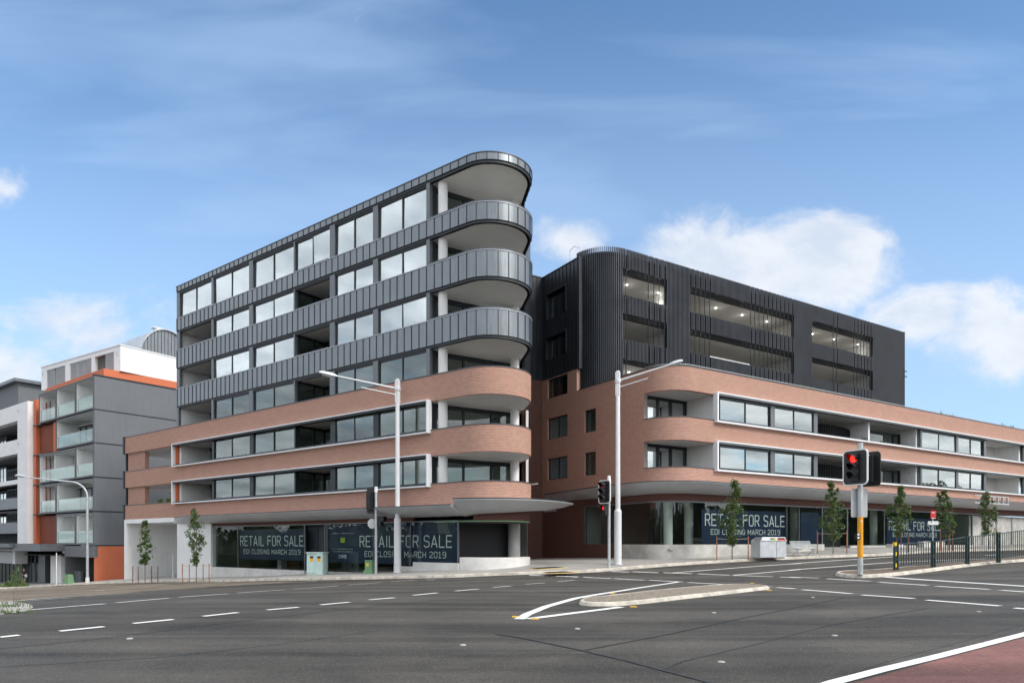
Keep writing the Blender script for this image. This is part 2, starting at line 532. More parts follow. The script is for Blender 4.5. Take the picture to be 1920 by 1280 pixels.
# ------------------------------------------------------------------ mesh builder
class MB:
    def __init__(self):
        self.v, self.f, self.uv, self.mi = [], [], [], []
        self.cur = 0

    def face(self, pts, uv=None):
        i = len(self.v)
        self.v.extend([tuple(p) for p in pts])
        self.f.append(tuple(range(i, i + len(pts))))
        self.uv.append(uv)
        self.mi.append(self.cur)
        return self

    def box(self, x0, x1, y0, y1, z0, z1):
        if x0 > x1: x0, x1 = x1, x0
        if y0 > y1: y0, y1 = y1, y0
        if z0 > z1: z0, z1 = z1, z0
        i = len(self.v)
        self.v += [(x0, y0, z0), (x1, y0, z0), (x1, y1, z0), (x0, y1, z0), (x0, y0, z1), (x1, y0, z1), (x1, y1, z1), (x0, y1, z1)]
        for f in ((0, 3, 2, 1), (4, 5, 6, 7), (0, 1, 5, 4), (1, 2, 6, 5), (2, 3, 7, 6), (3, 0, 4, 7)):
            self.f.append(tuple(i + k for k in f))
            self.uv.append(None)
            self.mi.append(self.cur)
        return self

    def prism(self, poly, z0, z1):
        """poly counter-clockwise [(x,y)]; z0/z1 numbers or lists"""
        n = len(poly)
        a = z0 if isinstance(z0, (list, tuple)) else [z0] * n
        b = z1 if isinstance(z1, (list, tuple)) else [z1] * n
        area = sum(poly[k][0] * poly[(k + 1) % n][1] - poly[(k + 1) % n][0] * poly[k][1] for k in range(n))
        if area < 0:
            poly = poly[::-1]; a = a[::-1]; b = b[::-1]
        i = len(self.v)
        self.v += [(p[0], p[1], a[k]) for k, p in enumerate(poly)] + [(p[0], p[1], b[k]) for k, p in enumerate(poly)]
        self.f.append(tuple(i + k for k in range(n))[::-1])
        self.f.append(tuple(i + n + k for k in range(n)))
        for k in range(n):
            k2 = (k + 1) % n
            self.f.append((i + k, i + k2, i + n + k2, i + n + k))
        self.uv += [None] * (n + 2)
        self.mi += [self.cur] * (n + 2)
        return self

    def obox(self, c, ax, hx, hy, z0, z1):
        """box centred at c (x,y) with horizontal axis angle ax (radians)"""
        e = (cos(ax), sin(ax)); q = (-sin(ax), cos(ax))
        return self.prism([(c[0] + sx * hx * e[0] + sy * hy * q[0], c[1] + sx * hx * e[1] + sy * hy * q[1]) for sx, sy in ((-1, -1), (1, -1), (1, 1), (-1, 1))], z0, z1)

    def tube(self, pts, radii, seg=10, caps=True):
        pts = [Vector(p) for p in pts]
        if not isinstance(radii, (list, tuple)):
            radii = [radii] * len(pts)
        rings = []
        for k, p in enumerate(pts):
            d = (pts[min(k + 1, len(pts) - 1)] - pts[max(k - 1, 0)])
            if d.length < 1e-9: d = Vector((0, 0, 1))
            d.normalize()
            ref = Vector((0, 0, 1)) if abs(d.z) < 0.95 else Vector((1, 0, 0))
            a = d.cross(ref).normalized(); b = d.cross(a).normalized()
            i = len(self.v)
            for s in range(seg):
                an = 2 * pi * s / seg
                self.v.append(tuple(p + a * cos(an) * radii[k] + b * sin(an) * radii[k]))
            rings.append(i)
        for k in range(len(rings) - 1):
            for s in range(seg):
                s2 = (s + 1) % seg
                self.f.append((rings[k] + s, rings[k] + s2, rings[k + 1] + s2, rings[k + 1] + s))
                self.uv.append(None); self.mi.append(self.cur)
        if caps:
            for r in (rings[0], rings[-1]):
                self.f.append(tuple(r + s for s in range(seg)))
                self.uv.append(None); self.mi.append(self.cur)
        return self

    def cyl(self, x, y, z0, z1, r, seg=20, r1=None):
        return self.tube([(x, y, z0), (x, y, z1)], [r, r if r1 is None else r1], seg)

    def sweep(self, path, prof, closed_ends=True, u0=0.0):
        """closed profile [(d,z)]; d = distance to the left of the path (inwards). d may be (callable of k)"""
        n = len(path)
        P = [Vector((p[0], p[1])) for p in path]
        nor = []
        for k in range(n):
            t1 = (P[k] - P[k - 1]).normalized() if k > 0 else (P[1] - P[0]).normalized()
            t2 = (P[k + 1] - P[k]).normalized() if k < n - 1 else t1
            n1 = Vector((-t1.y, t1.x)); n2 = Vector((-t2.y, t2.x))
            m = (n1 + n2)
            m.normalize()
            m /= max(0.3, m.dot(n1))
            nor.append(m)
        cum = [u0]
        for k in range(1, n):
            cum.append(cum[-1] + (P[k] - P[k - 1]).length)
        rows = []
        for k in range(n):
            pr = prof(k, cum[k]) if callable(prof) else prof
            i = len(self.v)
            for d, z in pr:
                q = P[k] + nor[k] * d
                self.v.append((q.x, q.y, z))
            rows.append((i, pr))
        m = len(rows[0][1])
        for k in range(n - 1):
            a, pa = rows[k]; b, pb = rows[k + 1]
            for s in range(m):
                s2 = (s + 1) % m
                self.f.append((a + s, b + s, b + s2, a + s2))
                va, vb = pa[s][1], pa[s2][1]
                if abs(va - vb) < 1e-4:
                    va, vb = pa[s][0], pa[s2][0]
                self.uv.append([(cum[k], va), (cum[k + 1], va), (cum[k + 1], vb), (cum[k], vb)])
                self.mi.append(self.cur)
        if closed_ends:
            for a, pa in (rows[0], rows[-1]):
                self.f.append(tuple(a + s for s in range(m)))
                self.uv.append([(p[0], p[1]) for p in pa]); self.mi.append(self.cur)
        return self

    def wall(self, place, a0, a1, z0, z1, holes, t):
        """wall in a plane; place(a, depth)->(x,y); holes [(a0,a1,z0,z1)]"""
        xs = sorted({a0, a1, *[h[0] for h in holes], *[h[1] for h in holes]})
        zs = sorted({z0, z1, *[h[2] for h in holes], *[h[3] for h in holes]})
        xs = [x for x in xs if a0 - 1e-6 <= x <= a1 + 1e-6]
        zs = [z for z in zs if z0 - 1e-6 <= z <= z1 + 1e-6]
        for i in range(len(xs) - 1):
            for j in range(len(zs) - 1):
                cx, cz = (xs[i] + xs[i + 1]) / 2, (zs[j] + zs[j + 1]) / 2
                if any(h[0] < cx < h[1] and h[2] < cz < h[3] for h in holes):
                    continue
                self.prism([place(xs[i], 0), place(xs[i + 1], 0), place(xs[i + 1], t), place(xs[i], t)], zs[j], zs[j + 1])
        return self

    def mesh(self, name, mats, smooth=False, fix=True, shift=(0, 0, 0)):
        me = bpy.data.meshes.new(name)
        v = [(p[0] - shift[0], p[1] - shift[1], p[2] - shift[2]) for p in self.v]
        me.from_pydata(v, [], self.f)
        uvl = me.uv_layers.new(name="UVMap")
        k = 0
        data = np.zeros(len(me.loops) * 2, dtype=np.float32)
        for fi, f in enumerate(self.f):
            uvs = self.uv[fi]
            if uvs is None:
                p0, p1, p2 = (Vector(self.v[f[0]]), Vector(self.v[f[1]]), Vector(self.v[f[2]]))
                nn = (p1 - p0).cross(p2 - p0)
                if nn.length > 1e-12: nn.normalize()
                if abs(nn.z) > 0.7:
                    uvs = [(self.v[q][0], self.v[q][1]) for q in f]
                else:
                    h = Vector((-nn.y, nn.x, 0))
                    if h.length > 1e-9: h.normalize()
                    uvs = [(self.v[q][0] * h.x + self.v[q][1] * h.y, self.v[q][2]) for q in f]
            for a in uvs:
                data[k] = a[0]; data[k + 1] = a[1]; k += 2
        uvl.data.foreach_set('uv', data)
        me.polygons.foreach_set('material_index', self.mi)
        for m in (mats if isinstance(mats, (list, tuple)) else [mats]):
            me.materials.append(MATS[m])
        if fix:
            bm = bmesh.new(); bm.from_mesh(me)
            bmesh.ops.recalc_face_normals(bm, faces=bm.faces)
            bm.to_mesh(me); bm.free()
        if smooth:
            me.polygons.foreach_set('use_smooth', [True] * len(me.polygons))
            try:
                me.set_sharp_from_angle(angle=radians(35))
            except Exception:
                pass
        me.update()
        return me


def tag(o, label=None, cat=None, group=None, kind=None):
    if label: o["label"] = label
    if cat: o["category"] = cat
    if group: o["group"] = group
    if kind: o["kind"] = kind
    return o


def obj(name, mesh, parent=None, loc=(0, 0, 0), rz=0.0):
    o = bpy.data.objects.new(name, mesh)
    COL.objects.link(o)
    o.parent = parent
    o.location = loc
    o.rotation_euler = (0, 0, rz)
    return o


def empty(name, loc, rz, label, cat, group=None):
    o = obj(name, None, None, loc, rz)
    o.empty_display_size = 0.3
    return tag(o, label, cat, group)


def part(parent, name, mb, mats, smooth=False, label=None):
    """mesh given in the parent's thing frame (z measured from the eye) -> child with identity transform"""
    o = obj(name, mb.mesh(name, mats, smooth, shift=(0, 0, parent.get("_zb", 0.0))), parent)
    o["_zb"] = parent.get("_zb", 0.0)
    if label: o["label"] = label
    return o


def frame(name, origin, rz, zb, label, cat, group=None):
    e = empty(name, (origin[0], origin[1], zb), rz, label, cat, group)
    e["_zb"] = zb
    return e


def struct(name, mb, mats, smooth=False, kind='structure', fix=True):
    o = obj(name, mb.mesh(name, mats, smooth, fix=fix))
    o["kind"] = kind
    return o


def copy_tree(o, parent=None):
    c = o.copy()
    COL.objects.link(c)
    c.parent = parent
    for ch in list(o.children):
        copy_tree(ch, c)
    return c


# ------------------------------------------------------------------ street heights (survey points: X, Y, height from the eye)
CTRL = [(0, -6, -1.45), (0, 2, -1.45), (3.2, 6.8, -1.40), (-6, 5, -1.45), (8, 8, -1.36), (-6.8, 10.3, -1.37), (-9.2, 12.9, -1.36),
        (-1.5, 18.6, -1.36), (-10.3, 14.0, -1.42), (-13.4, 20.0, -1.70), (-4.7, 33.0, -1.86),
        (-6.25, 34.7, -2.02), (-1.3, 33.5, -1.80), (0.9, 33.2, -1.72), (3.7, 34.0, -1.65), (-19.5, 44.7, -2.78), (-30.4, 53.4, -3.33),
        (-4.8, 38.6, -1.80), (-13.8, 45.4, -2.28), (-23.2, 52.5, -2.87), (-34.8, 61.4, -3.50), (-39.8, 65.2, -3.90), (-44, 64.9, -4.30), (-52.6, 74.9, -4.70),
        (-60, 70, -4.7), (-65, 84, -5.2), (1, 37.5, -1.42), (2, 50, -1.40), (4.6, 35, -1.62), (11.6, 41.4, -1.10), (24.5, 49.5, -0.56), (48.3, 64.4, -0.36),
        (15.7, 38.7, -1.14), (24.6, 44.3, -0.96), (40.8, 54.4, -0.72), (13.3, 25.3, -1.40), (24, 32, -1.08), (1.4, 14.2, -1.38), (7.2, 19.2, -1.36),
        (7.5, 10, -1.34), (20, 14, -1.25), (40, 30, -0.95), (55, 45, -0.7), (-30, 20, -2.3), (-30, 5, -2.1), (-12, -8, -1.6), (20, -8, -1.35), (-60, 40, -3.9), (40, 5, -1.1)]
_cp = np.array([(a, b) for a, b, c in CTRL], float)
_ch = np.array([c for a, b, c in CTRL], float)


def _tk(r):
    return np.where(r > 1e-9, r * r * np.log(np.maximum(r, 1e-9)), 0.0)


_n = len(_cp)
_A = np.zeros((_n + 3, _n + 3))
_A[:_n, :_n] = _tk(np.linalg.norm(_cp[:, None] - _cp[None], axis=2)) + np.eye(_n) * 6.0
_A[:_n, _n] = 1; _A[:_n, _n + 1:] = _cp
_A[_n, :_n] = 1; _A[_n + 1:, :_n] = _cp.T
_W = np.linalg.solve(_A, np.concatenate([_ch, [0, 0, 0]]))
BX0, BX1, BY0, BY1 = -66.0, 56.0, -8.0, 86.0


def H(x, y):
    x = np.clip(np.asarray(x, float), BX0, BX1); y = np.clip(np.asarray(y, float), BY0, BY1)
    q = np.stack([x, y], -1)
    r = np.sqrt(((q[..., None, :] - _cp) ** 2).sum(-1))
    out = _tk(r) @ _W[:_n] + _W[_n] + x * _W[_n + 1] + y * _W[_n + 2]
    return out if out.shape else float(out)


def gp(px, py, dz=0.0, zmax=90.0):
    """the point of the street (raised by dz) that lies on the given sight line"""
    r, s = (px - CX) / F, (HY - py) / F
    Y = np.arange(4.0, zmax, 0.05)
    d = s * Y - (H(r * Y, Y) + dz)
    k = np.argmax(d < 0) if (d < 0).any() else len(Y) - 1
    if k > 0:
        f = d[k - 1] / (d[k - 1] - d[k])
        y = Y[k - 1] + 0.05 * f
    else:
        y = Y[k]
    return (r * y, y, H(r * y, y) + dz)

# ================================================================== GROUND
def ground_sheet():
    xs = np.concatenate([[-3000, -900, -300, -120, -80], np.arange(-66, 56.1, 0.8), [80, 120, 300, 900, 3000]])
    ys = np.concatenate([[-900, -200, -60, -20], np.arange(-8, 86.1, 0.8), [110, 200, 600, 3000]])
    X, Y = np.meshgrid(xs, ys)
    Z = H(X, Y)
    mb = MB()
    nx, ny = len(xs), len(ys)
    mb.v = [(float(a), float(b), float(c)) for a, b, c in zip(X.ravel(), Y.ravel(), Z.ravel())]
    for j in range(ny - 1):
        for i in range(nx - 1):
            a = j * nx + i
            mb.f.append((a, a + 1, a + nx + 1, a + nx)); mb.uv.append([(0, 0)] * 4); mb.mi.append(0)
    return struct('road', mb, 'asphalt', smooth=True, fix=False)


ground_sheet()


def poly_sheet(mb, pts, dz, step=0.7):
    """triangulated sheet following the street inside polygon pts (x,y)"""
    bm = bmesh.new()
    vs = [bm.verts.new((p[0], p[1], 0)) for p in pts]
    bm.faces.new(vs)
    x0 = min(p[0] for p in pts); x1 = max(p[0] for p in pts); y0 = min(p[1] for p in pts); y1 = max(p[1] for p in pts)
    a = math.ceil(x0 / step) * step
    while a < x1:
        bmesh.ops.bisect_plane(bm, geom=bm.verts[:] + bm.edges[:] + bm.faces[:], plane_co=(a, 0, 0), plane_no=(1, 0, 0)); a += step
    a = math.ceil(y0 / step) * step
    while a < y1:
        bmesh.ops.bisect_plane(bm, geom=bm.verts[:] + bm.edges[:] + bm.faces[:], plane_co=(0, a, 0), plane_no=(0, 1, 0)); a += step
    bm.verts.ensure_lookup_table()
    bm.verts.index_update()
    base = len(mb.v)
    for v in bm.verts:
        mb.v.append((v.co.x, v.co.y, H(v.co.x, v.co.y) + dz))
    for f in bm.faces:
        idx = [base + v.index for v in f.verts]
        if f.normal.z < 0: idx = idx[::-1]
        mb.f.append(tuple(idx)); mb.uv.append([(0, 0)] * len(idx)); mb.mi.append(mb.cur)
    bm.free()


def smoothp(pts, it=2):
    for _ in range(it):
        q = [pts[0]]
        for a, b in zip(pts[:-1], pts[1:]):
            q.append((a[0] * .75 + b[0] * .25, a[1] * .75 + b[1] * .25)); q.append((a[0] * .25 + b[0] * .75, a[1] * .25 + b[1] * .75))
        q.append(pts[-1]); pts = q
    return pts


def resample(pts, step):
    out = [pts[0]]
    for a, b in zip(pts[:-1], pts[1:]):
        L = math.hypot(b[0] - a[0], b[1] - a[1]); n = max(1, int(math.ceil(L / step)))
        for k in range(1, n + 1):
            out.append((a[0] + (b[0] - a[0]) * k / n, a[1] + (b[1] - a[1]) * k / n))
    return out


# footpath round the corner, kerb front line surveyed left to right
kpx = [(-60, 1107), (0, 1103), (112, 1098), (231, 1092), (400, 1090), (555, 1088), (660, 1086), (729, 1084.5), (832, 1083), (909, 1079), (995, 1076.5), (1100, 1073),
       (1128, 1070.5), (1260, 1060), (1319, 1056.5), (1500, 1047.5), (1672, 1040), (1800, 1034), (1920, 1029), (2000, 1026)]
kerb = smoothp([gp(*p)[:2] for p in kpx], 2)
kerb = resample(kerb, 0.6)


def sweep3(mb, path, prof):
    """profile [(left offset, dz above street)] following the street height"""
    n = len(path)
    P = [Vector((p[0], p[1])) for p in path]
    rows = []
    for k in range(n):
        t1 = (P[k] - P[max(0, k - 1)]) if k > 0 else P[1] - P[0]
        t2 = (P[min(n - 1, k + 1)] - P[k]) if k < n - 1 else t1
        t = (t1.normalized() + t2.normalized()).normalized()
        nn = Vector((-t.y, t.x))
        h = H(P[k].x, P[k].y)
        i = len(mb.v)
        for d, z in prof:
            q = P[k] + nn * d
            mb.v.append((q.x, q.y, h + z))
        rows.append(i)
    m = len(prof)
    for k in range(n - 1):
        for s in range(m - 1):
            mb.f.append((rows[k] + s, rows[k + 1] + s, rows[k + 1] + s + 1, rows[k] + s + 1)); mb.uv.append([(0, 0)] * 4); mb.mi.append(mb.cur)


mb = MB()
sweep3(mb, kerb, [(-0.02, -0.05), (0.0, 0.12), (0.03, 0.145), (0.20, 0.150), (0.22, 0.05)])
struct('kerb', mb, 'kerb', fix=False)
mb = MB()
sweep3(mb, kerb, [(-0.42, 0.006), (-0.02, 0.010)])
struct('gutter', mb, 'concrete', fix=False)
mb = MB()
rows = []
dist = [0.20, 0.8, 1.6, 2.4, 3.2, 4.0, 5, 6, 8, 10, 13, 17, 22, 30]
for k, p in enumerate(kerb):
    L = math.hypot(*p); dxy = (p[0] / L, p[1] / L)
    # push away from the camera, blended to the mean so that rows do not cross
    row = []
    for d in dist:
        q = (p[0] + dxy[0] * d, p[1] + dxy[1] * d)
        i = len(mb.v)
        mb.v.append((q[0], q[1], H(*q) + 0.142 if d > .3 else H(*q) + 0.146)); row.append(i)
    rows.append(row)
for a, b in zip(rows[:-1], rows[1:]):
    for s in range(len(dist) - 1):
        mb.f.append((a[s], b[s], b[s + 1], a[s + 1])); mb.uv.append([(0, 0)] * 4); mb.mi.append(0)
struct('footpath', mb, 'paving', fix=False)

# old brownish asphalt of the side street and the red bus lane
mb = MB()
pp = [(-40, 1106), (0, 1104), (112, 1099), (231, 1093.5), (400, 1091.5), (560, 1089.5), (415, 1098.5), (270, 1107), (130, 1118), (20, 1127), (-60, 1131)]
poly_sheet(mb, [gp(*p)[:2] for p in pp], 0.006, 1.2)
struct('old_road_surface', mb, 'asphalt_old', fix=False)
mb = MB()
pp = [(1570, 1289), (1755, 1238), (1925, 1194), (2000, 1175), (2500, 1181), (2500, 1500), (1300, 1500)]
poly_sheet(mb, [gp(*p)[:2] for p in pp[:4]] + [(16, 12), (14, 2), (1.6, 2), (1.6, 5)], 0.006, 0.6)
struct('bus_lane', mb, 'asphalt_red', fix=False)


# ------------------------------------------------------------------ painted markings
def ribbon(mb, pts, wdt, dz=0.011):
    path = resample([gp(*p)[:2] for p in pts], 0.7)
    n = len(path)
    P = [Vector(p) for p in path]
    prev = None
    for k in range(n):
        t1 = (P[k] - P[k - 1]) if k > 0 else P[1] - P[0]
        t2 = (P[k + 1] - P[k]) if k < n - 1 else t1
        t = (t1.normalized() + t2.normalized()).normalized()
        nn = Vector((-t.y, t.x)) * wdt / 2
        a = P[k] + nn; b = P[k] - nn
        i = len(mb.v)
        mb.v += [(a.x, a.y, H(a.x, a.y) + dz), (b.x, b.y, H(b.x, b.y) + dz)]
        if prev is not None:
            mb.f.append((prev, prev + 1, i + 1, i)); mb.uv.append([(0, 0)] * 4); mb.mi.append(0)
        prev = i


def marks(name, segs, m, wdt):
    mb = MB()
    for s in segs:
        ribbon(mb, [(s[k], s[k + 1]) for k in range(0, len(s), 2)], s[-1] if len(s) % 2 else wdt)
    return struct(name, mb, m, fix=False)


dash1 = [(-90, 1204, -20, 1197.5), (0, 1195, 36, 1191), (112, 1183.5, 195, 1175), (250, 1169, 325, 1161.5), (381, 1155.5, 446, 1148.5), (501, 1143.5, 560, 1138.5), (601, 1134, 655, 1129),
         (692, 1124.5, 740, 1120.5), (775, 1116, 820, 1111.5), (854, 1108, 897, 1104.2), (925, 1101, 958, 1098.5), (985, 1095, 1021, 1092.5), (1045, 1090, 1077, 1087.5)]
dash2 = [(50, 1144, 197, 1132), (218, 1130, 316, 1121.5), (336, 1119.5, 429, 1113), (445, 1111.5, 535, 1105.5), (552, 1104, 634, 1097.8), (652, 1096.3, 717, 1091.5), (732, 1090.2, 777, 1087.2), (800, 1086.8, 815, 1086.2)]
marks('lane_dashes', dash1 + dash2, 'road_paint', 0.14)
marks('edge_line', [(20, 1127.5, 130, 1118.5, 250, 1109.8, 392, 1101), (415, 1098.6, 500, 1093.5, 595, 1089.3)], 'road_paint_old', 0.2)
marks('worn_edge_line', [(55, 1126.5, 135, 1120.5), (160, 1118, 268, 1111.5), (130, 1107, 175, 1106), (150, 1102, 185, 1099.5), (178, 1106.2, 198, 1107), (8, 1150, 50, 1145)], 'road_paint_old', 0.12)


def c5(*a):
    return tuple((1060 + v / 4.364) if k % 2 == 0 else (880 + v / 4.364) for k, v in enumerate(a))


def c6(*a):
    return tuple((1480 + v / 4.364) if k % 2 == 0 else (820 + v / 4.364) for k, v in enumerate(a))


def c8(*a):
    return tuple((960 + v / 2.0) if k % 2 == 0 else (1040 + v / 2.0) for k, v in enumerate(a))


cross = [c5(360, 832, 520, 838), c5(550, 836, 760, 844), c5(805, 843, 1035, 852), c5(1085, 853, 1345, 864), c5(1375, 866, 1697, 877), c5(1757, 879, 1920, 886),
         c5(0, 873, 105, 880), c5(145, 880, 375, 891), c5(400, 892, 650, 905), c5(685, 905, 960, 920), c5(1000, 924, 1300, 941, 1690, 962), c5(1730, 965, 1880, 976),
         c6(0, 1142, 240, 1150), c6(310, 1156, 660, 1175), c6(735, 1184, 1130, 1210), c6(1200, 1217, 1635, 1243), c6(1730, 1250, 1990, 1268),
         c8(1090, 131, 1275, 146), c8(1313, 151, 1508, 164), c8(1555, 170, 1830, 192), c8(1885, 200, 1990, 208), c8(65, 76, 245, 82)]
marks('crosswalk_line_dashes', cross, 'road_paint', 0.20)
marks('solid_lane_lines', [c5(880, 845, 1300, 812, 1920, 768) , c5(1375, 864, 1920, 818), c6(0, 1085, 400, 1055, 850, 1022, 1400, 998, 1980, 980), c6(0, 1035, 500, 999, 850, 976), c6(1600, 965, 1720, 960)],
      'road_paint', 0.20)
marks('stop_line', [c6(780, 1141, 1300, 1177, 2000, 1222)], 'road_paint', 0.30)
marks('bus_lane_line', [(1545, 1286, 1563, 1280, 1650, 1257, 1750, 1233, 1840, 1210, 1920, 1189.5, 2000, 1169)], 'road_paint', 0.15)
marks('island_chevron', [c8(27, 242, 60, 222, 130, 194, 240, 163, 410, 135, 530, 116, 625, 101), c8(60, 241, 230, 219, 410, 196)], 'road_paint', 0.19)


# ------------------------------------------------------------------ traffic islands
def island(name, px, topm, kerbw=0.17, hgt=0.13, kerbm='kerb_white'):
    pts = [gp(*p)[:2] for p in px]
    area = sum(pts[k][0] * pts[(k + 1) % len(pts)][1] - pts[(k + 1) % len(pts)][0] * pts[k][1] for k in range(len(pts)))
    if area < 0: pts = pts[::-1]
    # closed smoothing
    for _ in range(2):
        q = []
        for k in range(len(pts)):
            a, b = pts[k], pts[(k + 1) % len(pts)]
            q += [(a[0] * .75 + b[0] * .25, a[1] * .75 + b[1] * .25), (a[0] * .25 + b[0] * .75, a[1] * .25 + b[1] * .75)]
        pts = q
    n = len(pts)

    def off(d):
        o = []
        for k in range(n):
            a, b, c = Vector(pts[k - 1]), Vector(pts[k]), Vector(pts[(k + 1) % n])
            t = (c - a).normalized()
            o.append((b.x - t.y * d, b.y + t.x * d))
        return o
    mb = MB()
    rings = []
    for d, z in ((-0.0, -0.03), (0.05, hgt * .75), (0.09, hgt), (kerbw, hgt), (kerbw, hgt - .03)):
        i = len(mb.v); ring = off(d)
        mb.v += [(p[0], p[1], H(*p) + z) for p in ring]; rings.append(i)
    for a, b in zip(rings[:-1], rings[1:]):
        for s in range(n):
            s2 = (s + 1) % n
            mb.f.append((a + s, a + s2, b + s2, b + s)); mb.uv.append([(0, 0)] * 4); mb.mi.append(0)
    k = struct(name + '_kerb', mb, kerbm, fix=False)
    mb = MB()
    poly_sheet(mb, off(kerbw - .01), hgt - 0.012, 0.6)
    struct(name, mb, topm, fix=False)
    return pts


island('centre_island', [c8(240, 186), c8(300, 193), c8(430, 191), c8(640, 166), c8(800, 148), c8(960, 130), c8(975, 124), c8(905, 117), c8(800, 117), c8(560, 138), c8(340, 164), c8(260, 170)], 'pebble', 0.12, 0.085, 'kerb')
island('median_island', [(1561, 1078), (1590, 1083), (1633, 1083), (1703, 1077), (1815, 1062), (1920, 1052.5), (2060, 1040), (2060, 1034), (1920, 1045), (1815, 1053.5), (1703, 1066), (1640, 1072), (1575, 1074.5)], 'soil', 0.18, 0.13, 'kerb')
island('side_island', [(-40, 1160), (10, 1150), (40, 1146), (62, 1140), (66, 1136), (40, 1131.5), (15, 1129), (-60, 1132), (-140, 1146)], 'concrete', 0.16, 0.055, 'concrete')

for i, (x, y) in enumerate([c8(245, 277), c8(757, 217), c8(1128, 159), c8(785, 402), c8(1210, 303), c8(1750, 213), (243, 1197), (868, 1209)]):
    g = gp(x, y)
    mb = MB().tube([(g[0], g[1], g[2] - .002), (g[0], g[1], g[2] + .010), (g[0], g[1], g[2] + .016)], [0.046, 0.042, 0.03], 12)
    o = obj('road_stud', mb.mesh('road_stud', 'stud_white', True))
    tag(o, ['white road stud beside the dark seam crossing in front of the island', 'white road stud behind the island kerb, in the middle lane', 'white road stud close to the far end of the concrete island',
            'largest white road stud at the bottom of the road', 'white road stud in mid lane towards the red bus lane', 'white road stud nearest the right dashes of the crossing',
            'faint white road stud on the far left lane', 'faint white road stud left of the dark seam'][i], 'road stud', 'raised road studs')
for i, (x, y) in enumerate([c8(14, 233), c8(85, 241), c8(375, 145), c8(455, 195), c8(963, 133), c8(900, 92 + 14)]):
    g = gp(x, y)
    mb = MB()
    mb.prism([(g[0] - .07, g[1] - .05), (g[0] + .07, g[1] - .05), (g[0] + .07, g[1] + .05), (g[0] - .07, g[1] + .05)], g[2] - .002, g[2] + .02)
    o = obj('reflector', mb.mesh('reflector', 'stud_amber'))
    tag(o, ['amber reflector left of the chevron tip', 'amber reflector on the chevron tip', 'amber reflector behind the chevron outer line', 'amber reflector in front of the island kerb nose',
            'amber reflector at the right end of the concrete island', 'amber reflector behind the right end of the concrete island'][i], 'reflector', 'amber road reflectors')
mb = MB()
pp = [c8(560, 428), c8(800, 358), c8(1100, 285), c8(1500, 222), c8(1800, 178), c8(2100, 140), c8(2100, 190), c8(1920, 262), c8(1700, 322), c8(1400, 402), c8(1180, 478), c8(1000, 520), c8(840, 520), c8(700, 470)]
poly_sheet(mb, [gp(*p)[:2] for p in pp], 0.004, 0.8)
struct('road_patch', mb, 'asphalt_new', fix=False)
# seams sealed in the road
mb = MB()
ribbon(mb, [c8(-60, 298), c8(20, 308), c8(150, 335), c8(270, 360), c8(420, 395), c8(560, 432), c8(700, 468), c8(800, 500)], 0.05, 0.008)
ribbon(mb, [c8(270, 358), c8(600, 295), c8(850, 240), c8(1100, 190), c8(1250, 160)], 0.028, 0.008)
ribbon(mb, [c8(560, 432), c8(640, 400), c8(900, 340), c8(1200, 262), c8(1560, 200)], 0.02, 0.008)
ribbon(mb, [(-20, 1218), (200, 1196), (420, 1168), (640, 1143), (860, 1122)], 0.025, 0.008)
ribbon(mb, [(0, 1250), (300, 1232), (520, 1208), (700, 1183)], 0.018, 0.008)
struct('road_seams', mb, 'drain_dark', fix=False)

# ================================================================== LEFT (CORNER) BUILDING
P0 = (-4.83, 38.6)
LZ = radians(-37.21)
EL = (0.7965, -0.6046)       # local +x : towards the rounded nose
IL = (0.6046, 0.7965)        # local +y : into the building


def toL(X, Y):
    a, b = X - P0[0], Y - P0[1]
    return (a * EL[0] + b * EL[1], a * IL[0] + b * IL[1])


def Lx(px, y=0.0):
    r = (px - CX) / F
    ox, oy = P0[0] + IL[0] * y, P0[1] + IL[1] * y
    t = (r * oy - ox) / (EL[0] - r * EL[1])
    return t


def Lz(px, py, y=0.0):
    t = Lx(px, y)
    return (HY - py) * (P0[1] + IL[1] * y + EL[1] * t) / F


LB = frame('corner_apartment_building', P0, LZ, -1.6, 'seven storey building with grey seamed metal bands, brick lower bands and rounded corner balconies', 'apartment building')
U = lambda u: -u
# outline of the rounded nose (local coordinates), left end -> round the nose -> right side


def nose(inset=0.0, left=-28.4, tail=True, n=30):
    C1, R1 = (-1.25, 36.38 + 1.96), 1.96 - inset
    C2, R2 = (-1.25, 36.38 + 2.38), 2.38 - inset
    pts = [(left, inset)]
    for k in range(9):
        th = radians(127.2 - 37.2 * k / 8)
        pts.append(toL(C1[0] + R1 * cos(th), C1[1] - R1 * sin(th)))
    for k in range(1, n):
        th = radians(90 - 100 * k / (n - 1))
        pts.append(toL(C2[0] + R2 * cos(th), C2[1] - R2 * sin(th)))
    if tail:
        pts.append(toL(.75 - inset, 41.3)); pts.append(toL(.70 - inset, 43.2))
    return pts


def footprint(inset=0.0, left=-28.4, depth=11.0):
    return nose(inset, left) + [(Lx(976, depth), depth), (left, depth)]


OUT = nose()
SILLS = [3.24, 6.27, 9.35, 12.41, 15.54, 18.11]
SOFF = [4.83, 7.90, 11.03, 14.16, 17.19, 20.38]


def band(name, mname, z0, z1, left, t=0.22, inset=0.0):
    mb = MB().sweep(nose(inset, left), [(0, z0), (0, z1), (t, z1), (t, z0)])
    return part(LB, name, mb, mname, smooth=True)


def capline(z, left, h=0.05, o=0.03, t=0.30, m='cap', inset=0.0, parent=None):
    mb = MB().sweep(nose(inset, left), [(-o, z), (-o, z + h), (t, z + h), (t, z)])
    return part(parent or LB, 'capping', mb, m, smooth=True)


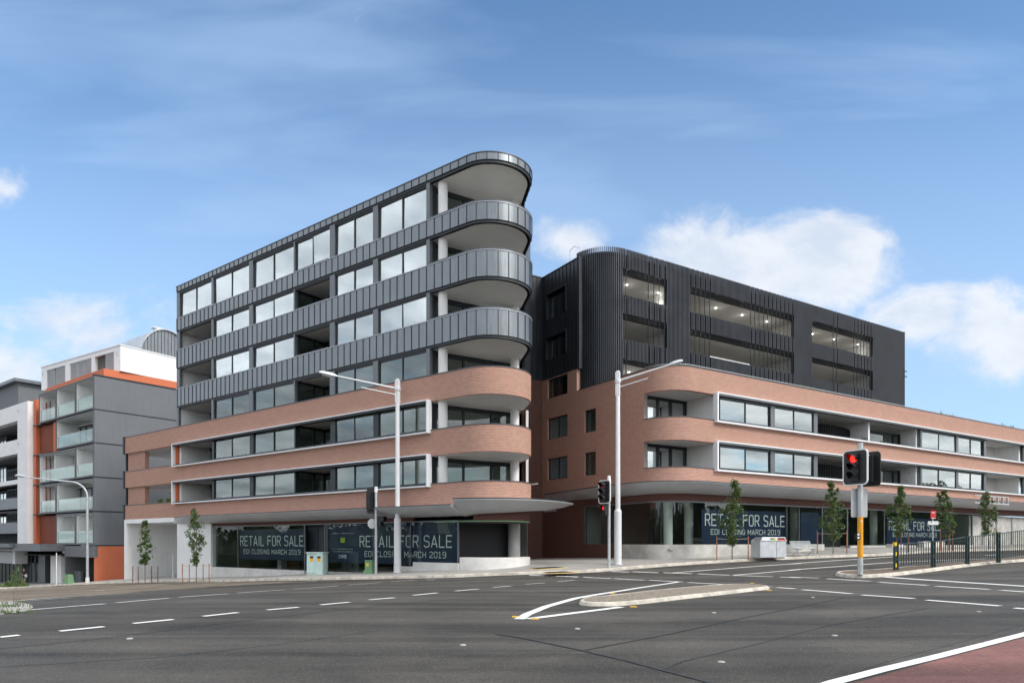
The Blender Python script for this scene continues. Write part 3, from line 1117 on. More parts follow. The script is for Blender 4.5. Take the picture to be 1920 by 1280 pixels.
b = band('brick_band', 'brick', 1.98, 3.24, -37.7, inset=0.05); capline(3.24, -37.7, .045, inset=.05, parent=b)
b = band('brick_band', 'brick', 4.83, 6.27, -37.7, inset=0.05); capline(6.27, -37.7, .045, inset=.05, parent=b)
b = band('brick_band', 'brick', 7.90, 9.35, -37.7, inset=0.05); capline(9.35, -37.7, .045, inset=.05, parent=b)
metal = [(11.03, 12.41), (14.16, 15.54), (17.19, 18.11), (20.38, 20.75)]
seamed = []


def seams_along(mb, path, z0, z1, pitch=0.60, proud=0.035, w=0.03, shift=0.0):
    mb.cur = 1
    P = [Vector(p) for p in path]
    acc = shift
    for a, b in zip(P[:-1], P[1:]):
        L = (b - a).length
        t = (b - a).normalized(); nn = Vector((-t.y, t.x))
        while acc < L:
            c = a + t * acc
            q = [c - t * w / 2 - nn * proud, c + t * w / 2 - nn * proud, c + t * w / 2 + nn * .01, c - t * w / 2 + nn * .01]
            mb.prism([(p.x, p.y) for p in q], z0, z1)
            acc += pitch
        acc -= L
    return mb


for k, (z0, z1) in enumerate(metal):
    mb = MB().sweep(nose(0, -28.4), [(0, z0), (0, z1), (.22, z1), (.22, z0)])
    b = part(LB, 'metal_band' if k < 3 else 'roof_fascia', seams_along(mb, OUT, z0 + .01, z1 - .005, shift=.2), ['zinc', 'seam'], smooth=True)
    capline(z1, -28.4, .05, parent=b, m='cap_light' if k < 3 else 'cap')
    # dark recessed strip under the band
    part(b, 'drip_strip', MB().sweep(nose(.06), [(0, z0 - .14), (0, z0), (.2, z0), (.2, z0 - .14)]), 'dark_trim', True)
    if k < 3:
        # raised handrail height in front of the balconies and round the nose
        for (a0, a1) in ((Lx(331), Lx(394)), (Lx(552), Lx(615))):
            mbx = MB().box(a0, a1, -.012, .2, z1 + .05, z1 + .115)
            part(b, 'raised_upstand', mbx, 'cap')
        nz = [p for p in OUT if p[0] > 0.05]
        nz = [(0.05, 0.0)] + nz
        part(b, 'raised_upstand', MB().sweep(nz, [(-.035, z1 + .05), (-.035, z1 + .12), (.2, z1 + .12), (.2, z1 + .05)]), 'cap', True)
# slabs with pale soffits
for k, s in enumerate(SOFF):
    z0 = s - (0.14 if k > 1 else 0.0)
    mb = MB().prism(footprint(.16, -28.35), z0 - .02 if k <= 1 else z0, s + .3)
    part(LB, 'floor_slab', mb, 'soffit')
for z0 in (4.78, 7.85):
    part(LB, 'deck_slab', MB().box(-37.6, -28.4, .25, 6.0, z0, z0 + .3), 'soffit')
part(LB, 'roof', MB().prism(footprint(.25, -28.3), 20.66, 20.72), 'cap')
part(LB, 'floor_slab', MB().prism(footprint(.3, -28.35), 1.6, 2.05), 'soffit')

# posts, windows -------------------------------------------------------------
WIN = {}


def window_mesh(w_, h_, gm='glass'):
    key = (round(w_, 2), round(h_, 2), gm)
    if key in WIN: return WIN[key]
    f = 0.045
    mb = MB()
    mb.box(0, w_, 0, .09, 0, f); mb.box(0, w_, 0, .09, h_ - f, h_)
    mb.box(0, f, 0, .09, f, h_ - f); mb.box(w_ - f, w_, 0, .09, f, h_ - f)
    mb.box(w_ / 2 - .035, w_ / 2 + .035, 0, .09, f, h_ - f)
    fr = mb.mesh('window', 'frame_dark')
    panes = [MB().box(f, w_ / 2 - .05, .045, .051, f, h_ - f).mesh('pane', gm), MB().box(w_ / 2 + .05, w_ - f, .045, .051, f, h_ - f).mesh('pane', gm)]
    WIN[key] = (fr, panes)
    return WIN[key]


def window(parent, x, y, z, w_, h_, rz=0.0, tilt=True, gm='glass'):
    fr, panes = window_mesh(w_, h_, gm)
    o = obj('window', fr, parent, (x, y, z - parent["_zb"]), rz)
    for p in panes:
        q = obj('pane', p, o)
        q.rotation_euler = (random.uniform(-.012, .012), 0, random.uniform(-.008, .008)) if tilt else (0, 0, 0)
    return o


units = [(Lx(798.3), Lx(708)), (Lx(698), Lx(627)), (Lx(549.5), Lx(473.5)), (Lx(466), Lx(399.5))]
units = [(min(a), max(a)) for a in units]
for row in range(6):
    top = SOFF[row] - (.14 if row > 1 else .0) - .09
    sill = SILLS[row] + (.05 if row not in (0, 1) else .05)
    us = list(units)
    if row == 5: us += [(Lx(552.3), Lx(617)), (Lx(336.5), Lx(395.3))]
    for a, c in us:
        a, c = min(a, c), max(a, c)
        window(LB, a, .12, sill, c - a, top - sill, gm='glass' if row > 2 else 'glass_dim_refl')
    part(LB, 'head_strip', MB().box(-28.3 if row == 5 else Lx(397), -.1, .10, .24, top, top + .09), 'dark_trim')
# vertical posts (one per bay line, running the height of one storey)
post_px = [(330.5, 336), (395.5, 399.3), (466.2, 473.3), (549.7, 552), (617.5, 626.8), (698.5, 707.7), (798.5, 805)]
for row in range(6):
    top = SOFF[row] - (.14 if row > 1 else 0)
    mb = MB()
    for i, (a, c) in enumerate(post_px):
        if i == 0 and row < 3 and row != 5: continue
        part(LB, 'window_post', MB().box(Lx(a), Lx(c), .03 if row > 1 else .08, .26, SILLS[row] + .04, top), 'frame_grey' if row > 1 else 'frame_dark')

for row in (2,):
    part(LB, 'end_post', MB().box(Lx(330.5), Lx(334), .02, .2, SILLS[row], SOFF[row] - .14), 'frame_grey')

# balconies: side walls, back glazing; rooms behind
for row in range(6):
    z0 = (SOFF[row - 1] + .30) if row else 2.05
    z1 = SOFF[row] - (.14 if row > 1 else 0) - .03
    # left balcony
    if row < 5:
        part(LB, 'balcony_side_wall', MB().box(-28.38, -28.12, .28, 10.8, z0, z1), 'white_wall')
        mb = MB().box(-28.1, Lx(397) + .1, 2.75, 2.85, z1 - .25, z1).box(-26.2, -26.05, 2.72, 2.86, z0, z1).box(-24.4, -24.28, 2.72, 2.86, z0, z1).box(Lx(397) - .05, Lx(397) + .1, .3, 2.85, z0, z1)
        g = part(LB, 'balcony_door', mb, 'dark_trim')
        part(g, 'pane', MB().box(-28.1, Lx(397) + .05, 2.79, 2.80, z0, z1 - .25), 'glass_dark')
        part(LB, 'wall_light', MB().box(-28.13, -28.02, 1.3, 1.75, z1 - 1.45, z1 - 1.38), 'bright_white')
        # middle balcony with glazed side
        a0, a1 = Lx(552), Lx(616)
        mb = MB()
        mb.box(a0 - .08, a0 + .02, .28, .42, z0, z1).box(a0 - .08, a0 + .02, 1.55, 1.67, z0, z1).box(a0 - .08, a0 + .02, 2.4, 2.52, z0, z1).box(a0 - .08, a0 + .02, .28, 2.5, z1 - .14, z1)
        mb.box(a0, a1, 2.45, 2.55, z1 - .22, z1).box(a0 + 1.7, a0 + 1.82, 2.43, 2.56, z0, z1).box(a0 + .9, a0 + 1.0, 2.43, 2.56, z0, z1)
        g = part(LB, 'balcony_door', mb, 'dark_trim')
        part(g, 'pane', MB().box(a0 - .035, a0 - .025, .4, 2.4, z0, z1 - .14).box(a0, a1, 2.49, 2.50, z0, z1 - .2), 'glass_dark')
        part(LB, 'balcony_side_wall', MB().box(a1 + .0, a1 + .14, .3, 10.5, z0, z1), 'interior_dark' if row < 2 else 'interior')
    # rooms
    mb = MB()
    mb.box(-28.0, Lx(970, 6.3), 6.2, 6.35, z0, z1)
    for px_ in (470, 703):
        mb.box(Lx(px_) - .08, Lx(px_) + .08, .32, 6.2, z0, z1)
    if row == 5:
        for px_ in (397, 552, 620): mb.box(Lx(px_) - .08, Lx(px_) + .08, .32, 6.2, z0, z1)
        mb.box(-28.35, -28.1, .3, 10.8, z0, z1)
    part(LB, 'room_walls', mb, 'interior')
    part(LB, 'room_floor', MB().box(-28.0, Lx(965, 10.5), 2.9, 10.5, z0 - .02, z0 + .01), 'interior_floor')
# roller blinds / curtains in a few bays
part(LB, 'curtain', MB().box(Lx(466) - .55, Lx(466) - .05, .36, .40, 18.2, 20.2).box(Lx(549) - .5, Lx(549) - .05, .36, .40, 18.2, 20.2), 'bronze')
# corner glazing (runs at an angle under the rounded balconies)
g0 = toL(-4.47, 39.05); g1 = toL(.62, 42.25)
gang = math.atan2(g1[1] - g0[1], g1[0] - g0[0]); glen = math.hypot(g1[0] - g0[0], g1[1] - g0[1])
for row in range(6):
    z0 = (SOFF[row - 1] + .30) if row else 2.05
    z1 = SOFF[row] - (.14 if row > 1 else 0) - .01
    ge = (cos(gang), sin(gang)); gn = (-sin(gang), cos(gang))

    def gpl(s, d): return (g0[0] + ge[0] * s + gn[0] * d, g0[1] + ge[1] * s + gn[1] * d)
    mb = MB()
    for s, w_ in ((0, .1), (1.88, .12), (3.76, .12), (5.6, .14)):
        mb.prism([gpl(s, 0), gpl(s + w_, 0), gpl(s + w_, .12), gpl(s, .12)], z0, z1 - .24)
    mb.prism([gpl(0, -.02), gpl(glen, -.02), gpl(glen, .14), gpl(0, .14)], z1 - .24, z1)
    mb.prism([gpl(0, 0), gpl(glen, 0), gpl(glen, .12), gpl(0, .12)], z0, z0 + .1)
    mb.box(.02, .16, .26, g0[1] + .1, z0, z1)
    gg = part(LB, 'corner_glazing', mb, 'dark_trim')
    part(gg, 'pane', MB().prism([gpl(.1, .055), gpl(glen, .055), gpl(glen, .065), gpl(.1, .065)], z0 + .1, z1 - .24), 'glass_dark')
    for (X, Y) in ((-3.9, 38.55), (.16, 40.75)):
        c = toL(X, Y)
        part(LB, 'column', MB().cyl(c[0], c[1], z0 - .1, z1 + .05, .265, 28), 'column_white', True)
# side wall beyond the nose, facing the lane
q = [toL(.66, 41.45), toL(.98, 41.6), toL(1.35, 46.5), toL(1.0, 52), toL(-2, 52), toL(.3, 43)]
part(LB, 'lane_wall', MB().prism([toL(.62, 41.5), toL(.80, 41.45), toL(1.25, 46.5), toL(.9, 52), toL(.4, 52)], 7.95, 20.3), 'charcoal_metal')
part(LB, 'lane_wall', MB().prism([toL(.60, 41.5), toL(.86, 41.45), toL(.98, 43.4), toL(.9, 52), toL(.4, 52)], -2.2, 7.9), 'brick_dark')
part(LB, 'lane_pilaster', MB().prism([toL(.84, 41.1), toL(.98, 41.1), toL(1.0, 41.5), toL(.84, 41.5)], 2.9, 7.9), 'white_wall')
part(LB, 'rear_wall', MB().box(-28.3, Lx(972, 10.9), 10.7, 10.95, -4, 20.5), 'grey_render')

# white window frames round the podium strips
for zb, zt in ((3.08, 4.93), (6.10, 7.97)):
    a0, a1 = Lx(327), Lx(801, -.25)
    y0, y1 = -.26, .12
    mb = MB()
    mb.box(a0, a1, y0, y1, zt - .07, zt).box(a0, a1, y0, y1, zb, zb + .07)
    mb.box(a0, a0 + .09, y0, y1, zb + .07, zt - .07).box(a1 - .09, a1, y0, y1, zb + .07, zt - .07)
    part(LB, 'white_frame', mb, 'white_frame')
    part(LB, 'frame_lining', MB().box(a0 + .1, a1 - .1, y0 + .03, y1, zt - .20, zt - .071).box(a0 + .1, a1 - .1, y0 + .03, y1, zb + .071, zb + .13), 'dark_trim')
# brick piers and deck at the left end
for zb, zt in ((3.24, 4.83), (6.27, 7.90)):
    part(LB, 'brick_pier', MB().box(-37.55, Lx(266), .25, .6, zb, zt), 'brick')
    part(LB, 'party_wall', MB().box(-28.55, -28.40, .02, 6, zb - .2, zt), 'orange_render')
part(LB, 'edge_strip', MB().box(-37.95, -37.72, -.05, .6, 1.98, 3.32).box(-37.95, -37.72, -.05, .6, 4.80, 6.34).box(-37.95, -37.72, -.05, .6, 7.86, 9.43).box(-37.85, -37.7, .15, .6, 2.0, 9.3), 'dark_trim')
part(LB, 'edge_strip', MB().box(-37.95, -37.80, .1, .5, -4.2, 1.95), 'dark_trim')

# ground floor: white portal, shop windows, lintel, plinths
pl = lambda a, d: (a, d)
x_a, x_b, x_c = Lx(237), Lx(332), Lx(395)
mb = MB().wall(pl, -37.75, x_c, -4.4, 1.98, [(x_a, x_b, -4.4, 1.62)], .45)
part(LB, 'white_portal', mb, 'white_wall')
mb = MB().box(x_a - .3, x_a, .45, 5.0, -4.4, 1.62).box(x_b, x_b + .3, .45, 5.0, -4.4, 1.62).box(x_a, x_b, 5.0, 5.2, -4.4, 1.62).box(x_a - .3, x_b + .3, .45, 5.2, 1.62, 1.9)
part(LB, 'portal_recess', mb, 'white_wall')
part(LB, 'roller_door_track', MB().box(Lx(324.5), Lx(326.5), -.08, .0, -3.2, -1.1), 'galv')
gtop = 1.18
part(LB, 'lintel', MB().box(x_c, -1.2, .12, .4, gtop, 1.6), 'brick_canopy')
end_glass = Lx(861, .18)
mb = MB()
gy = .16
for px_, w_ in ((396, .08), (446, .04), (571, .08), (609, .08), (613, .07), (700, .03), (770, .03), (858, .08)):
    x = Lx(px_, gy); mb.box(x, x + w_, gy - .03, gy + .06, -1.95, gtop)
mb.box(x_c, end_glass, gy - .03, gy + .06, gtop - .07, gtop)
mb.box(x_c, Lx(571, gy), gy - .03, gy + .06, -1.97, -1.90)
sf = part(LB, 'shop_front', mb, 'frame_grey')
part(sf, 'pane', MB().box(x_c, Lx(571, gy), gy, gy + .01, -1.9, gtop - .07).box(Lx(613, gy), end_glass, gy, gy + .01, -1.9, gtop - .07), 'glass_shop')
part(LB, 'shop_door', MB().box(Lx(572, .5), Lx(611, .5), .7, .8, -2.4, gtop).box(Lx(590, .5), Lx(592, .5), .66, .7, -2.4, gtop), 'dark_trim')
# shop interior
mb = MB().box(x_c, Lx(960, 8), 8.0, 8.2, -2.3, 1.6).box(x_c - .1, x_c + .1, .5, 8, -2.3, 1.6)
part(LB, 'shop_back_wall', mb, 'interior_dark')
part(LB, 'shop_floor', MB().box(x_c, Lx(950, 8), .4, 8, -2.3, -2.12), 'interior_floor')
mb = MB()
for px_ in (420, 520, 640, 740): mb.box(Lx(px_, 2.5), Lx(px_, 2.5) + .5, 2.5, 3.0, -2.2, 1.6)
part(LB, 'shop_columns', mb, 'interior')
# white plinth below the glass, stepping up towards the nose
mb = MB()
mb.box(x_c, Lx(570), .0, .35, -4.2, -1.93)
mb.box(Lx(613), Lx(738), .0, .35, -3.2, -1.93).box(Lx(738), Lx(774), .0, .36, -3.2, -1.43).box(Lx(774), Lx(859), .0, .37, -3.2, -1.17)
part(LB, 'plinth', mb, 'plinth')
npz = [p for p in nose(.1) if p[0] > Lx(859) + .05][:-3]
npz = [(Lx(859) + .02, .1)] + npz
part(LB, 'plinth', MB().sweep(npz, [(0, -2.2), (0, -.90), (.03, -.85), (.45, -.85), (.45, -2.2)]), 'plinth', True)
# drum under the canopy at the nose, its column and the dark entry behind
drum = [p for p in nose(.12) if p[0] > Lx(886) + .0]
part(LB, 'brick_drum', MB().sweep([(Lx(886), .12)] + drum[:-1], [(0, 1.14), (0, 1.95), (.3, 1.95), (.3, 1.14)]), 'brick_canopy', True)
part(LB, 'drum_trim', MB().sweep([(Lx(812), .10)] + [p for p in nose(.10) if p[0] > Lx(815)][:-1], [(0, 1.08), (0, 1.135), (.32, 1.135), (.32, 1.08)]), 'cabinet_green', True)
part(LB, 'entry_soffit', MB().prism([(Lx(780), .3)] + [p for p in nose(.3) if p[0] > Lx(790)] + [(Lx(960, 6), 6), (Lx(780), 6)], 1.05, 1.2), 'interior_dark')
c = toL(.12, 40.1)
part(LB, 'entry_column', MB().cyl(c[0], c[1], -1.5, 1.1, .36, 28), 'column_grey', True)
part(LB, 'entry_wall', MB().prism([toL(-3.0, 38.4), toL(.9, 41.2), toL(.9, 42), toL(-3.2, 38.8)], -1.6, 1.1), 'black_metal')

# canopy ---------------------------------------------------------------------
def canopy_profile(k, c):
    L = c
    out = -1.22 * min(1.0, max(0.02, L / 4.2))
    return [(out, 1.90), (out, 1.965), (.1, 1.99), (.12, 1.40), (out * .45, 1.50), (out * .8, 1.70)]


path = [(Lx(327) + k * .4, 0.0) for k in range(int((Lx(884) - Lx(327)) / .4) + 1)]
can = part(LB, 'canopy', MB().sweep(path, canopy_profile), 'canopy_grey', True)
part(can, 'canopy_edge', MB().sweep(path, lambda k, c: [(-1.22 * min(1, max(.02, c / 4.2)) - .02, 1.93), (-1.22 * min(1, max(.02, c / 4.2)) - .02, 1.985), (-1.22 * min(1, max(.02, c / 4.2)) + .06, 1.985), (-1.22 * min(1, max(.02, c / 4.2)) + .06, 1.93)]), 'cap')
outer = [(-3.12, 35.86), (-2.2, 35.42), (-1.2, 35.28), (0.0, 35.45), (1.1, 36.0), (2.1, 36.95), (2.9, 38.2), (3.45, 39.5), (3.62, 40.25)]
inner = [(-2.5, 37.2), (-2.2, 36.9), (-1.5, 36.65), (-.6, 36.65), (.1, 36.95), (.6, 37.5), (.85, 38.2), (.95, 39.3), (1.0, 40.6)]
outer = smoothp(outer, 2); inner = smoothp(inner, 2)
mb = MB()
prev = None
for k, (o_, i_) in enumerate(zip(outer, inner)):
    f = k / (len(outer) - 1)
    a = toL(*o_); c = toL(*i_)
    dep = .90 * (1 - .55 * f)
    m1 = (a[0] * .75 + c[0] * .25, a[1] * .75 + c[1] * .25); m2 = (a[0] * .4 + c[0] * .6, a[1] * .4 + c[1] * .6)
    ring = [(a[0], a[1], 2.19), (a[0], a[1], 2.27), (c[0], c[1], 2.30), (c[0], c[1], 2.24 - dep), (m2[0], m2[1], 2.2 - dep * .85), (m1[0], m1[1], 2.18 - dep * .45)]
    i = len(mb.v); mb.v += ring
    if prev is not None:
        for s in range(6):
            mb.f.append((prev + s, i + s, i + (s + 1) % 6, prev + (s + 1) % 6)); mb.uv.append(None); mb.mi.append(0)
    else:
        mb.f.append(tuple(i + s for s in range(6))); mb.uv.append(None); mb.mi.append(0)
    prev = i
mb.f.append(tuple(prev + s for s in range(6))); mb.uv.append(None); mb.mi.append(0)
can2 = part(LB, 'canopy', mb, 'canopy_grey', True)
part(can2, 'canopy_edge', MB().sweep([toL(*p) for p in outer], [(-.02, 2.24), (-.02, 2.29), (.05, 2.29), (.05, 2.24)]), 'dark_trim')
part(can2, 'downpipe_stub', MB().tube([(*toL(1.42, 37.6), 3.19), (*toL(1.1, 37.8), 3.17)], .03, 8), 'galv')

# ================================================================== RIGHT BUILDING
K0 = (9.20, 39.95)
RZ = radians(32.0)
ER = (0.848, 0.53)
IR = (-0.53, 0.848)


def toR(X, Y):
    a, b = X - K0[0], Y - K0[1]
    return (a * ER[0] + b * ER[1], a * IR[0] + b * IR[1])


def Rx(px, y=0.0):
    r = (px - CX) / F
    ox, oy = K0[0] + IR[0] * y, K0[1] + IR[1] * y
    return (r * oy - ox) / (ER[0] - r * ER[1])


def Ry(px, x=0.0):
    """distance back along the side wall"""
    r = (px - CX) / F
    ox, oy = K0[0] + ER[0] * x, K0[1] + ER[1] * x
    return (r * oy - ox) / (IR[0] - r * IR[1])


RB = frame('louvred_apartment_building', K0, RZ, -1.1, 'brick podium building with a rounded corner and a black louvred upper box', 'apartment building')
REND = 60.0


def rcorner(R=2.0, inset=0.0, ystart=8.9, xend=REND, n=14):
    pts = [(inset, ystart), (inset, R + 1.2)]
    for k in range(n + 1):
        a = pi + (pi / 2) * k / n
        pts.append((R + (R - inset) * cos(a), R + (R - inset) * sin(a)))
    pts += [(R + 3, inset), (xend, inset)]
    return pts


Y_J = 2.15      # jamb of the corner balconies on the side wall
bpath = lambda ys: [(0, ys)] + [p for p in rcorner(2.0, 0, 9)[2:]]
for z0, z1 in ((3.15, 4.45), (6.08, 7.45), (9.05, 10.49)):
    mb = MB().sweep(bpath(Y_J), [(0, z0), (0, z1), (.25, z1), (.25, z0)])
    b = part(RB, 'brick_band', mb, 'brick', True)
    part(b, 'capping', MB().sweep(bpath(Y_J if z1 < 10 else 8.6), [(-.03, z1), (-.03, z1 + .045), (.3, z1 + .045), (.3, z1)]), 'cap', True)
    if z1 > 10:
        part(b, 'handrail', MB().sweep(bpath(3), [(.02, z1 + .10), (.02, z1 + .13), (.06, z1 + .13), (.06, z1 + .10)]), 'galv')
# side wall with windows
sp = lambda a, d: (d, a)
wins_wide = [(4.53, 6.10), (7.50, 9.05), (10.52, 12.0 - .06)]
wins_nar = [(4.50, 6.05), (7.42, 8.95)]
yw0, yw1 = Ry(1064), Ry(1026.5)
yn0, yn1 = Ry(1117), Ry(1095.5)
part(RB, 'side_wall', MB().wall(sp, Y_J, 8.85, 3.15, 10.49, [(yn0, yn1, *z) for z in wins_nar], .3), 'brick_dark' if False else 'brick')
part(RB, 'side_wall', MB().wall(sp, 8.85, 13.07, 3.15, 12.0, [(yw0, yw1, *z) for z in wins_wide], .3), 'brick')
yb0 = Ry(1094)
part(RB, 'lane_wall', MB().box(0.0, .3, yb0, 13.07, -2.4, 3.15).box(0.01, .3, 4.2, yb0, -2.4, -.16), 'brick_dark')
part(RB, 'lane_door_frame', MB().box(-.03, 0, 11.3, 12.9, 2.2, 2.34), 'galv')
mwins = [(Ry(1062.5), Ry(1026), 13.42, 14.95), (Ry(1062), Ry(1026.5), 16.35, 18.15)]
part(RB, 'side_wall_metal', MB().wall(sp, 8.6, 13.07, 12.0, 19.65, mwins, .3), 'charcoal_metal')
mb = MB()
y = 8.75
while y < 13.0:
    segs = [(12.0, 19.62)]
    for h in mwins:
        if h[0] - .06 < y < h[1] + .06:
            n_ = []
            for s in segs:
                if s[0] < h[2] < s[1]: n_ += [(s[0], h[2] - .1), (h[3] + .15, s[1])]
                else: n_.append(s)
            segs = n_
    for s in segs: mb.box(-.04, .0, y - .013, y + .013, *s)
    y += .44
for x in np.arange(-.5, -9, -.44):
    mb.box(x - .013, x + .013, 13.03, 13.07, 12.0, 19.62)
part(RB, 'seams', mb, 'black_metal')
part(RB, 'court_wall', MB().box(-12, .3, 13.07, 13.4, 12.0, 19.65), 'charcoal_metal')
part(RB, 'court_wall', MB().box(-12, .3, 13.07, 13.4, -2.5, 12.0), 'brick_dark')
part(RB, 'roof_trim', MB().box(-.05, .35, 8.6, 13.07, 19.65, 19.72).box(-12, .35, 13.02, 13.45, 19.65, 19.725), 'dark_trim')


def side_window(y0, y1, z0, z1, x=.14, two=True):
    mb = MB()
    f = .06
    mb.box(x, x + .08, y0, y1, z0, z0 + f).box(x, x + .08, y0, y1, z1 - f, z1).box(x, x + .08, y0, y0 + f, z0 + f, z1 - f).box(x, x + .08, y1 - f, y1, z0 + f, z1 - f)
    if two:
        mb.box(x, x + .08, (y0 + y1) / 2 - .04, (y0 + y1) / 2 + .04, z0 + f, z1 - f)
    o = part(RB, 'window', mb, 'frame_dark')
    part(o, 'pane', MB().box(x + .04, x + .05, y0 + f, y1 - f, z0 + f, z1 - f), 'glass_dark')
    part(o, 'frame', MB().box(x + .10, x + .16, y1 - .32, y1 - .26, z0 + f, z1 - f), 'white_frame')
    return o


for z in wins_wide: side_window(yw0, yw1, *z)
for z in wins_nar: side_window(yn0, yn1, *z, two=False)
for h in mwins:
    side_window(h[0], h[1], h[2], h[3])
    part(RB, 'window_hood', MB().box(-.16, .0, h[0] - .06, h[1] + .06, h[3], h[3] + .12).box(-.13, 0, h[0] - .05, h[0], h[2], h[3]).box(-.13, 0, h[1], h[1] + .05, h[2], h[3]), 'dark_trim')
# rooms behind the side windows
for z0, z1 in ((4.2, 6.05), (7.2, 9.0), (10.3, 12.1), (13.2, 15.2), (16.1, 18.3)):
    part(RB, 'side_room', MB().box(.3, 4.0, 8.9, 12.9, z1, z1 + .2).box(3.9, 4.0, 8.9, 12.9, z0, z1).box(.3, 4, 12.9, 13.0, z0, z1), 'interior')
part(RB, 'side_room_lamp', MB().cyl(1.3, 10.9, 18.26, 18.29, .08, 12).cyl(1.5, 10.6, 9.0 - .04, 9.0, .06, 12), 'downlight')

# slabs
for z0, z1 in ((6.10, 6.5), (9.07, 9.5), (2.9, 3.4)):
    inner = [p for p in rcorner(2.0, .14)]
    part(RB, 'floor_slab', MB().prism(inner + [(REND, 9), (.3, 9)], z0, z1), 'soffit')
part(RB, 'podium_roof', MB().prism(rcorner(2.0, .2) + [(REND, 9), (.3, 9)], 10.1, 10.25), 'concrete')
part(RB, 'rear_wall', MB().box(.3, REND, 8.9, 9.1, -3, 10.2), 'interior')

# facade bays
xq = Rx
for row, (zb, zt) in enumerate(((4.45, 6.08), (7.45, 9.05))):
    # corner balcony
    zf, zc = zb - 1.05, zt + .02
    part(RB, 'balcony_jamb', MB().box(.01, .26, Y_J, Y_J + .22, zb, zt), 'bright_white')
    xg1 = Rx(1289, 2.55)
    mb = MB().box(.3, xg1, 2.5, 2.62, zc - .2, zc)
    for px_ in (1210, 1232, 1256, 1283):
        x = Rx(px_, 2.5); mb.box(x, x + .16, 2.46, 2.62, zf, zc)
    g = part(RB, 'balcony_door', mb, 'frame_dark')
    part(g, 'pane', MB().box(.3, xg1, 2.54, 2.55, zf, zc - .2), 'glass')
    xw = Rx(1345)
    part(RB, 'balcony_side_wall', MB().box(xw - .02, xw + .2, .30, 6.0, zf, zc), 'white_wall')
    part(RB, 'wall_light', MB().box(xw - .12, xw - .02, 1.3, 1.7, zb + .35, zb + .42), 'bright_white')
    part(RB, 'window_post', MB().box(xw + .02, xw + .16, .05, .28, zb, zt) if row == 0 else MB().box(xw + .02, xw + .12, .05, .28, zb, zt), 'dark_trim')
    # windows in pairs
    prs = [(1352, 1446), (1454, 1527), (1730, 1794), (1798, 1846)]
    for a, c in prs:
        a, c = Rx(a), Rx(c)
        window(RB, a, .10, zb + .10, c - a, zt - zb - .26, gm='glass_mid')
    for a, c in ((1446, 1454), (1527, 1534), (1727, 1730), (1794, 1798), (1846, 1850)):
        part(RB, 'window_post', MB().box(Rx(a), Rx(c), .04, .25, zb + .05, zt), 'frame_grey')
    part(RB, 'head_strip', MB().box(Rx(1352), Rx(1534), .08, .25, zt - .16, zt), 'frame_grey')
    part(RB, 'head_strip', MB().box(Rx(1730), Rx(1850), .08, .25, zt - .16, zt), 'frame_grey')
    # balconies
    x0, x1, x2, x3, x4, x5 = Rx(1535), Rx(1638), Rx(1640), Rx(1727), Rx(1850), Rx(1917)
    for p_, q_, m_ in ((x1 - .2, x1, 'white_wall'), (x3 - .22, x3 - .02, 'white_wall'), (x5, x5 + .22, 'white_wall'), (x0 + .02, x0 + .12, 'interior_dark'), (x4 + .02, x4 + .12, 'interior_dark')):
        part(RB, 'balcony_side_wall', MB().box(p_, q_, .30, 5.0, zf, zc), m_)
    part(RB, 'wall_light', MB().box(x3 - .32, x3 - .22, .8, 1.15, zb + .55, zb + .62), 'bright_white')
    # curved slatted screen in the first balcony
    mb = MB()
    for k in range(34):
        f = k / 33
        sx = x0 + .3 + (x1 - .35 - x0 - .3) * f
        sy = 1.45 + 1.1 * (1 - math.sin(pi * (0.15 + .55 * f)))
        mb.box(sx - .035, sx + .035, sy, sy + .14, zf, zb + 1.12 + .10 * math.sin(pi * f))
    mb.box(x0 + .15, x1 - .2, 3.6, 3.7, zf, zb + .35)
    part(RB, 'slat_screen', mb, 'black_metal')
    mb = MB().box(x2, x3 - .25, 1.52, 1.64, zc - .5, zc - .34).box(Rx(1675, 1.5), Rx(1675, 1.5) + .12, 1.5, 1.62, zf, zc - .4).box(x2, x3 - .25, 1.52, 1.64, zf, zf + .1).box(x3 - .42, x3 - .25, 1.5, 1.64, zf, zc - .3)
    g = part(RB, 'balcony_door', mb, 'dark_trim')
    part(g, 'pane', MB().box(x2, x3 - .25, 1.57, 1.58, zf, zc - .5), 'glass_dark')
    mb = MB().box(x4, x4 + 1.2, 2.3, 2.4, zf, zc - .2)
    part(RB, 'balcony_door', mb, 'dark_trim')
    part(RB, 'balcony_back_wall', MB().box(x4 + 1.2, x5, 2.3, 2.4, zf, zc), 'white_wall')
    part(RB, 'room_walls', MB().box(Rx(1352), x0, 5.5, 5.6, zf, zc).box(Rx(1450) - .06, Rx(1450) + .06, .3, 5.5, zf, zc).box(x3, x4, 5, 5.1, zf, zc).box(Rx(1796) - .05, Rx(1796) + .05, .3, 5, zf, zc), 'interior')
    # long white surround
    y0, y1 = -.26, .10
    a0 = Rx(1344, -.2)
    mb = MB().box(a0, REND, y0, y1, zt - .02 + .07, zt + .12).box(a0, REND, y0, y1, zb - .12, zb - .03).box(a0, a0 + .12, y0, y1, zb - .03, zt + .05)
    part(RB, 'white_frame', mb, 'white_frame')
    part(RB, 'frame_lining', MB().box(a0 + .14, REND, y0 + .03, y1, zt - .06, zt + .045).box(a0 + .14, REND, y0 + .03, .02, zb - .028, zb + .02), 'frame_grey')
    # further bay beyond
    part(RB, 'end_bay', MB().box(x5 + .3, x5 + 9, .1, .25, zb, zt), 'frame_dark')

